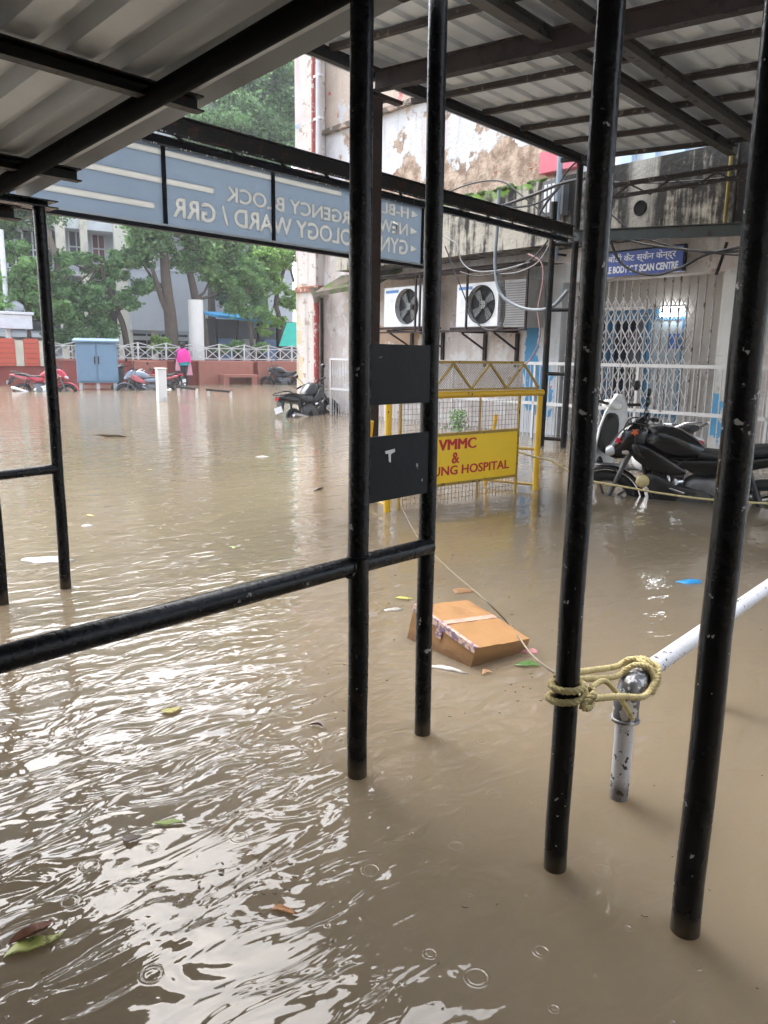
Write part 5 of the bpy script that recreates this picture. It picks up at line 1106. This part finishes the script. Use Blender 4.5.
# short white bollard, low hoop rails
q = gp(162, 401); bo = empty('bollard', q, FR.a, 'short square white bollard standing in the open flood water', 'bollard'); MB().box((-.11,-.11,-.45),(.11,.11,.80)).build('bollard_shaft', WHITE, bo, .012); MB().box((-.13,-.13,.80),(.13,.13,.83)).build('bollard_cap', WHITE, bo, .01)
for (x0, x1, yb, yt, lab) in ((179, 197, 397, 388.5, 'low dark rail on thin legs just right of the white bollard'), (209, 231, 397, 391, 'low dark rail on two legs, second to the right of the bollard')):
    a_, b_ = gp(x0, yb-1), gp(x1, yb+1); e_ = empty('low_rail', a_, 0, lab, 'rail', 'low rails sticking out of the flood'); v = b_-a_; zz = (yb-yt)*a_.length/769
    MB().beam((-.1*v.x,-.1*v.y,zz),(v.x,v.y,zz*.95),.07,.06).build('bar', DKM, e_)
    for p in (Vector((0,0,0)), v): MB().cyl((p.x,p.y,-.45),(p.x,p.y,zz),.035,None,10).build('leg', RAILW, e_)
# white round column behind the fence
q = rh(197, 350, 1.2); o = MB().tube([(0,0,-.3),(0,0,rh(197,300,1.2).z)], .30, 20).build('white_column', paint('whitewashed column', (.68,.67,.64), .7, 0, .08)); o.location = FR.w(q.x, 1.2, 0); tag(o, 'round whitewashed column rising behind the fence near the person in pink', 'column')
# ------------------------------------------------------------------ person
def person(loc, ang):
    r = empty('person', loc, ang, 'person in a bright pink shawl and dark trousers wading with back turned', 'person')
    J = [(0,0,.92),(0,0,1.10),(0,.01,1.30),(0,.01,1.42),(0,.02,1.50),(0,.02,1.62),(.10,0,.88),(.11,.01,.50),(.11,-.02,.08),(.12,.10,.04),(-.10,0,.88),(-.10,.04,.50),(-.10,.10,.08),(-.10,.22,.04),(.18,.01,1.38),(.23,-.02,1.12),(.17,.16,1.00),(.12,.22,1.02),(-.18,.01,1.38),(-.24,0,1.12),(-.18,.18,1.02),(-.12,.24,1.06)]
    E_ = [(0,1),(1,2),(2,3),(3,4),(4,5),(0,6),(6,7),(7,8),(8,9),(0,10),(10,11),(11,12),(12,13),(3,14),(14,15),(15,16),(16,17),(3,18),(18,19),(19,20),(20,21)]
    Rr = [.13,.12,.14,.10,.055,.10,.09,.065,.045,.04,.09,.065,.045,.04,.06,.045,.035,.03,.06,.045,.035,.03]
    me = bpy.data.meshes.new('body'); me.from_pydata(J, E_, []); me.materials.append(paint('dark trousers and skin', (.03,.03,.04), .8)); o = bpy.data.objects.new('body', me); C.objects.link(o); o.parent = r
    md = o.modifiers.new('skin', 'SKIN'); sv_ = me.skin_vertices[0].data
    for i, s_ in enumerate(sv_): s_.radius = (Rr[i], Rr[i]); s_.use_root = (i == 0)
    o.modifiers.new('sub', 'SUBSURF').levels = 1; o.modifiers['sub'].render_levels = 1
    MB().ball((0,.03,1.635), (.082,.10,.115), 16, 12).loft([(-.012,.13,1.63,.016,.02,2),(.012,.13,1.63,.016,.02,2)], 8).build('head', paint('brown skin', (.20,.11,.07), .6), r)
    MB().ball((0,.005,1.66), (.092,.10,.115), 16, 12).build('hair', paint('black hair', (.01,.01,.01), .5), r)
    PKS = paint('magenta shawl', (.70,.03,.30), .8, 0, .2, 6); mb = MB(); vs = []; n = 20
    rows_ = [(1.50,.07,.06,.0),(1.46,.15,.11,.0),(1.38,.225,.14,.0),(1.25,.26,.16,-.01),(1.10,.27,.17,-.02),(.98,.25,.17,-.03)]
    for (z, a_, b_, yo) in rows_:
        for k in range(n): t = 2*PI*k/n; f1 = 1+.05*math.sin(5*t+z*6); vs.append((a_*math.cos(t)*f1, yo+b_*math.sin(t)*f1, z+.02*math.sin(3*t)))
    mb.add(vs, [(i*n+k, i*n+(k+1)%n, (i+1)*n+(k+1)%n, (i+1)*n+k) for i in range(len(rows_)-1) for k in range(n)], True); o = mb.build('shawl', PKS, r)
    def skirt(name, m, rows_, x0=0):
        vs = []
        for (z, a_, b_) in rows_:
            for k in range(n): t = 2*PI*k/n; f1 = 1+.06*math.sin(6*t+z*3); vs.append((x0+a_*math.cos(t)*f1, b_*math.sin(t)*f1, z))
        MB().add(vs, [(i*n+k, i*n+(k+1)%n, (i+1)*n+(k+1)%n, (i+1)*n+k) for i in range(len(rows_)-1) for k in range(n)], True).build(name, m, r)
    skirt('waist_wrap', paint('teal cloth', (.05,.38,.42), .8), [(1.02,.20,.14),(.93,.215,.16),(.86,.21,.16)])
    mb = MB(); mb.loft([(.0,0,0,.05,.02,2),(.25,0,0,.10,.03,2),(.50,0,0,.12,.03,2)], 12); mb.xf(Matrix.Translation((.20,-.04,.98))@Matrix.Rotation(PI/2, 4, 'Y')@Matrix.Rotation(PI/2,4,'X')); mb.build('shawl_end', paint('pale pink cloth', (.62,.30,.36), .8), r)
    mb = MB(); mb.loft([(.0,0,0,.05,.02,2),(.25,0,0,.09,.03,2),(.42,0,0,.10,.03,2)], 12); mb.xf(Matrix.Translation((-.22,-.02,1.08))@Matrix.Rotation(PI/2, 4, 'Y')@Matrix.Rotation(PI/2,4,'X')); mb.build('shawl_end', paint('pale pink cloth', (.62,.30,.36), .8), r)
    return r
pp = gp(184, 384.5); pe = person(pp+Vector((0,0,-.12)), FR.a+.3); pe.scale = (1.22, 1.2, 1.0)
# ------------------------------------------------------------------ far building
YB = 9.0
def bh(px, py, y=YB): return FR.hit(px, py, y)
fb = fempty('concrete_block', FR, 'cream and grey concrete hospital block with columns and dark windows behind the trees', 'building')
CRM = paint('cream plaster', (.72,.66,.54), .8, 0, .1, 2, None, dirt=(.38,.34,.28)); WHB = paint('white slab plaster', (.66,.67,.68), .8, 0, .08, 2, None, dirt=(.40,.39,.37)); DGL = paint('dark window recess', (.035,.038,.042), .5, 0, .4, 1); GRW = paint('grey side plaster', (.50,.52,.55), .8, 0, .1, 2)
bx0, bx1 = bh(-80, 300).x, bh(300, 300).x
MB().box((bx0, YB+.9, -.4), (bx1, YB+1.2, 16)).build('back_wall', GRW, fb)
for (py0, py1) in ((228, 205), (275, 271), (338, 334)):
    MB().box((bx0, YB-.3, bh(60, py0).z), (bh(190, 300).x, YB+.897, bh(60, py1).z)).build('floor_slab', WHB, fb)
MB().box((bx0, YB-.1, bh(60, 170).z), (bx1, YB+.897, bh(60, 140).z)).build('floor_slab', WHB, fb)
for (x0, x1) in ((-20,-12),(3,7),(60,69),(84,91),(117,131),(150,156)):
    a_, b_ = bh(x0, 300, YB-.45).x, bh(x1, 300, YB-.45).x; MB().box((a_, YB-.5, -.4), (b_, YB-.303, 16)).build('column', CRM if x0 != 117 else paint('bright cream plaster', (.70,.66,.56), .8, 0, .08), fb)
def win(x0, x1, y0, y1, m=DGL):
    a_, b_ = bh(x0, y1, YB+.85), bh(x1, y0, YB+.85); w = MB().box((a_.x, YB+.84, a_.z), (b_.x, YB+.897, b_.z)).build('window', m, fb); mb = MB(); nn = max(2, int((b_.x-a_.x)/.7))
    for k in range(nn+1): x = a_.x+(b_.x-a_.x)*k/nn; mb.box((x-.03, YB+.80, a_.z), (x+.03, YB+.838, b_.z))
    mb.box((a_.x, YB+.80, (a_.z+b_.z)/2-.03), (b_.x, YB+.799+.03, (a_.z+b_.z)/2+.03)); mb.build('window_frame', WHB, w)
for a_ in ((8,22,232,268),(24,42,232,268),(44,60,232,266),(70,83,232,262),(8,58,280,330),(62,84,282,330),(93,116,282,332),(133,148,232,268),(10,110,180,202),(134,188,335,372),(205,240,335,372)): win(*a_)
win(93, 104, 236, 262, paint('maroon shutter', (.16,.02,.03), .6)); 
a_, b_ = bh(131, 330, YB-.6), bh(192, 273, YB-.6); MB().box((a_.x, YB-.7, a_.z), (b_.x, YB-.31, b_.z)).build('ramp_wall', GRW, fb); MB().box((a_.x-.1, YB-.75, b_.z), (b_.x+.1, YB-.25, b_.z+.15)).build('ramp_coping', WHB, fb)
# low dark sheds behind the fence with blue roof and teal sheet
sd_ = fempty('canteen_shed', FR, 'low dark shed with a bright blue tarpaulin roof behind the fence', 'shed')
a_, b_ = rh(214, 320, 3), rh(270, 320, 3); zz = rh(240, 318, 3).z
MB().add([(a_.x,2.6,zz-.05),(b_.x,2.6,zz-.25),(b_.x,5,zz+.25),(a_.x,5,zz+.25),(a_.x,2.6,zz+.07),(b_.x,2.6,zz-.13),(b_.x,5,zz+.33),(a_.x,5,zz+.33)], [(0,3,2,1),(4,5,6,7),(0,1,5,4),(1,2,6,5),(2,3,7,6),(3,0,4,7)]).build('roof', paint('blue tarpaulin', (.03,.30,.62), .5), sd_)
MB().box((a_.x-.2,4.8,-.4),(b_.x+2.6,5.0,zz)).build('back_wall', paint('dark shed wall', (.07,.075,.08), .8, 0, .5, 1.5), sd_)
for k in range(6): x = a_.x+(b_.x+2.2-a_.x)*k/5; MB().box((x-.05,2.7,-.4),(x+.05,2.8,zz-.1)).build('shed_post', DKM, sd_)
for k, c in enumerate(((.12,.2,.35),(.35,.35,.36),(.10,.18,.30))): x = a_.x+.8+k*1.1; MB().box((x,4.3,-.2),(x+.6,4.75,1.9)).build('counter_panel', paint('panel %d' % k, c, .6), sd_)
o_ = fempty('green_sheet', FR, 'bright teal plastic sheet hung behind the fence beside the building corner', 'sheet'); a_, b_ = rh(279, 346, 2), rh(303, 322, 2)
MB().add([(a_.x,2,a_.z),(b_.x,2.1,a_.z),(b_.x,2.3,b_.z),(a_.x+.5,2.2,b_.z-.05),(a_.x,2.03,a_.z),(b_.x,2.13,a_.z),(b_.x,2.33,b_.z),(a_.x+.5,2.23,b_.z-.05)], [(0,3,2,1),(4,5,6,7),(0,1,5,4),(1,2,6,5),(2,3,7,6),(3,0,4,7)]).build('cloth', paint('teal plastic', (.02,.45,.34), .5), o_)
# soil bed behind the wall so that nothing floats
tag(MB().box((-70, 0, -.44), (90, 60, .25)).xf(Matrix.Translation(FR.w(0, .36, 0))@Matrix.Rotation(FR.a, 4, 'Z')).build('garden_bed', paint('dark soil', (.05,.045,.035), .95)), kind='structure')
# ------------------------------------------------------------------ trees
def leafm(name, c0, c1):
    t = NT(name); isl = t.geo.outputs['Random Per Island']; c = t.mix(isl, c0, c1); c = t.mix(t.math('MULTIPLY', t.step(t.noise(.8, 3), .45, .65), .5), c, tuple(v*1.6 for v in c1))
    tr = t.n.new('ShaderNodeBsdfTranslucent'); t.put(tr.inputs[0], c); mx = t.n.new('ShaderNodeMixShader'); mx.inputs[0].default_value = .35
    t.fin(c, .5); t.t.links.new(t.b.outputs[0], mx.inputs[1]); t.t.links.new(tr.outputs[0], mx.inputs[2]); t.t.links.new(mx.outputs[0], t.n['Material Output'].inputs[0]); return t.m
LG = [leafm('deep green leaves', (.035,.10,.035), (.18,.32,.12)), leafm('mid green leaves', (.06,.15,.045), (.20,.35,.11)), leafm('yellow green leaves', (.10,.21,.035), (.26,.42,.09))]
BARK = paint('grey brown bark', (.085,.065,.05), .9, 0, .4, 5, None, bump=1, bscale=18)
BARKP = paint('pale bark', (.20,.16,.125), .9, 0, .3, 5, None, bump=1, bscale=18)
def tree(label, y, trunk, crown, mi=0, bark=BARK, leaf_=.18, dens=1.25, rad=.16, name='tree', cat='tree', branches=()):
    """trunk: pixel points from the base up; crown: (px, py, rpx, depth offset) clumps, all measured in the plane y behind the wall"""
    P = [FR.hit(px, py, y) for px, py in trunk]; base = FR.w(P[0].x, y, .2); P[0].z = min(P[0].z, .2); o3 = empty(name, base, FR.a, label, cat, 'trees and shrubs behind the far fence')
    L_ = [p-Vector((P[0].x, y, .2)) for p in P]; L_[0].z = -.5
    sc = 1/((Vector((base.x, base.y, 0)).length)/769)     # px per metre
    mb = MB(); cl = catm(L_, 5); m = len(cl); mb.tube([p+Vector((.03*noise.noise(p*1.3), 0, 0)) for p in cl], [rad*(1.15-.65*i/(m-1)) for i in range(m)], 10)
    rnd = random.Random(hash(label) % 1000 if False else int(sum(ord(c) for c in label)))
    cs = [(FR.hit(px, py, y+dy)-Vector((P[0].x, y, .2)), rp_/sc*(1+dy*.02)) for (px, py, rp_, dy) in crown]
    for br in branches:
        Q = [FR.hit(px, py, y-.1)-Vector((P[0].x, y, .2)) for px, py in br]; mb.tube(catm(Q, 4), [rad*.5*(1-.5*i/(len(Q)*4-3)) for i in range(len(catm(Q,4)))], 8)
    for (c, R) in cs:
        s_ = L_[-1] if (c-L_[-1]).length < (c-L_[len(L_)//2]).length else L_[len(L_)//2]; md = (s_+c)/2+Vector((0,0,-.2)); mb.tube([s_, md, c], [rad*.38, rad*.25, rad*.10], 6)
    mb.build('trunk', bark, o3)
    vs = []; fs = []; lm_ = MB()
    for (c, R) in cs:
        # sub clumps, so that the crown has gaps
        ns = max(5, int(6+9*R)); subs = []
        for k in range(ns):
            d = Vector((rnd.gauss(0,1), rnd.gauss(0,1), rnd.gauss(0,1))).normalized()*R*rnd.uniform(.35,1.0); d.z *= .8; subs.append((c+d, R*rnd.uniform(.28,.60)))
        for (sc_c, sr) in subs:
            el_ = Vector((rnd.uniform(.6,1.3), rnd.uniform(.6,1.3), rnd.uniform(.35,.8)))
            for k in range(int(230*dens*max(.5, sr/.5)*(.17/leaf_)**1.5)):
                d = Vector((rnd.gauss(0,.55)*el_.x, rnd.gauss(0,.55)*el_.y, rnd.gauss(0,.55)*el_.z))*sr; p = sc_c+d
                s2 = leaf_*rnd.uniform(.6,1.35); a_ = Vector((rnd.gauss(0,1), rnd.gauss(0,1), rnd.gauss(0,.6))).normalized(); b_ = a_.cross(Vector((rnd.gauss(0,1), rnd.gauss(0,1), rnd.gauss(0,1)))).normalized()
                n_ = len(vs); vs += [p-a_*s2*.5, p+b_*s2*.28, p+a_*s2*.5-Vector((0,0,s2*.15)), p-b_*s2*.28]; fs.append((n_, n_+1, n_+2, n_+3))
    lm_.add(vs, fs); lm_.build('crown', LG[mi], o3, fix=False); return o3
tree('tall slanting pale-barked tree at far left behind the boards', 2.6, [(84,352),(74,315),(62,275),(50,240),(40,215)], [(20,200,30,1),(55,180,30,0),(-10,215,25,1)], 0, BARKP, rad=.20)
tree('bushy bright green tree filling the far left under the beam', 1.6, [(30,352),(28,320),(24,290)], [(18,285,17,0),(38,300,16,.3),(12,250,13,.5),(60,310,15,0),(30,265,12,0),(5,305,12,0),(45,275,12,.5)], 1, rad=.09, dens=1.3)
tree('crooked thin tree between the blue cabinet and the cream column', 1.8, [(131,352),(124,330),(116,308),(108,285),(100,265)], [(95,300,17,0),(75,290,15,.5),(110,275,15,.3),(70,320,14,0),(128,300,11,-.3),(100,325,12,.3),(142,287,11,0),(90,262,11,0),(68,262,12,0),(122,258,11,.3),(55,290,12,.3)], 0, rad=.12, branches=[[(118,312),(126,300),(133,292)]])
tree('stout dark-trunked tree behind the fence with a left branch', 1.4, [(173,356),(171,325),(167,290),(164,255),(163,230)], [(150,240,19,0),(172,225,20,.5),(140,260,14,.3),(165,205,22,0),(182,258,14,.4),(192,232,15,0),(158,180,20,0),(150,225,16,-.6)], 0, rad=.26, branches=[[(170,318),(162,300),(156,280),(152,268)]], dens=1.2)
tree('dark leaning tree right of the whitewashed column', 1.9, [(207,358),(203,330),(196,300),(190,275),(184,252)], [(205,250,20,0),(225,235,22,.5),(190,265,11,.3),(212,275,13,0),(235,262,16,.3),(200,215,22,0),(228,282,12,-.3)], 1, rad=.21, dens=1.2)
tree('straight dark tree behind the blue roofed shed', 5.5, [(212,352),(212,320),(211,285),(212,250)], [(235,285,17,0),(250,270,18,.5),(225,300,11,.3),(255,295,12,0),(262,250,18,.3),(240,215,22,0)], 0, rad=.2, dens=1.2)
tree('thin forked tree in front of the teal sheet', 1.8, [(255,356),(250,328),(246,305),(248,285)], [(240,305,12,0),(258,290,14,.4),(262,312,10,0),(247,272,14,0)], 1, rad=.09, dens=1.1)
tree('yellow green tree beside the building corner', 2.6, [(283,352),(280,325),(276,300),(284,270),(290,255)], [(275,280,14,0),(288,300,10,.3),(268,255,15,0),(285,262,12,0),(278,320,8,0),(292,240,12,.4),(262,330,7,0)], 2, rad=.12, dens=1.1, branches=[[(294,282),(288,262),(281,250)]])
tree('tall rain-washed tree crown showing above the blue sign', 8.0, [(262,352),(260,280),(255,210),(250,160)], [(250,120,30,0),(280,95,26,1),(215,120,26,0),(285,140,22,-.5),(235,85,26,1),(262,165,28,0),(220,160,26,1),(292,190,22,0),(270,60,26,1),(200,190,25,0),(300,110,20,1)], 0, rad=.38, dens=1.15, leaf_=.20)
tree('broad back row tree behind the far block corner', 10.5, [(160,352),(160,270),(158,200)], [(150,180,30,0),(120,170,30,0),(185,150,30,0),(205,200,24,0),(178,215,22,0),(60,150,36,0),(0,160,36,0)], 1, rad=.35, leaf_=.22)
tree('low shrub under the blue roof behind the fence', 1.0, [(165,358),(164,348)], [(160,344,8,0),(152,350,5,0)], 2, rad=.04, name='shrub', cat='shrub', leaf_=.12, dens=1.6)
tree('dark low hedge clump behind the blue cabinet', 1.3, [(70,352),(70,340)], [(62,338,9,0),(78,336,10,0),(95,334,9,.2),(110,338,8,0),(50,336,9,0)], 0, rad=.05, name='shrub', cat='shrub', leaf_=.13, dens=1.4)
tree('pale green shrub behind the right-hand fence panels', 1.4, [(245,356),(245,346)], [(235,346,7,0),(262,348,7,0),(220,350,6,0)], 1, rad=.05, name='shrub', cat='shrub', leaf_=.12, dens=1.4)
# small plant behind the barricade
def small_plant(px, py, label):
    c = gp(px, py); o3 = empty('potted_plant', c, 0, label, 'plant'); MB().tube([(0,0,-.4),(.02,0,.25),(0,.03,.55)], .012, 6).build('stem', BARK, o3); rnd = random.Random(3); vs = []; fs = []
    for k in range(420):
        d = Vector((rnd.gauss(0,.12), rnd.gauss(0,.12), rnd.uniform(.08,.70))); s2 = .08*rnd.uniform(.6,1.3); a_ = Vector((rnd.gauss(0,1),rnd.gauss(0,1),rnd.gauss(0,1))).normalized(); b_ = a_.orthogonal().normalized(); n_ = len(vs); vs += [d-a_*s2*.5,d+b_*s2*.28,d+a_*s2*.5,d-b_*s2*.28]; fs.append((n_,n_+1,n_+2,n_+3))
    MB().add(vs, fs).build('foliage', LG[1], o3, fix=False); return o3
small_plant(457, 434, 'small green plant standing behind the barricade mesh').scale = (.6, .6, .55)
# the unseen block added behind the photographer shades the water
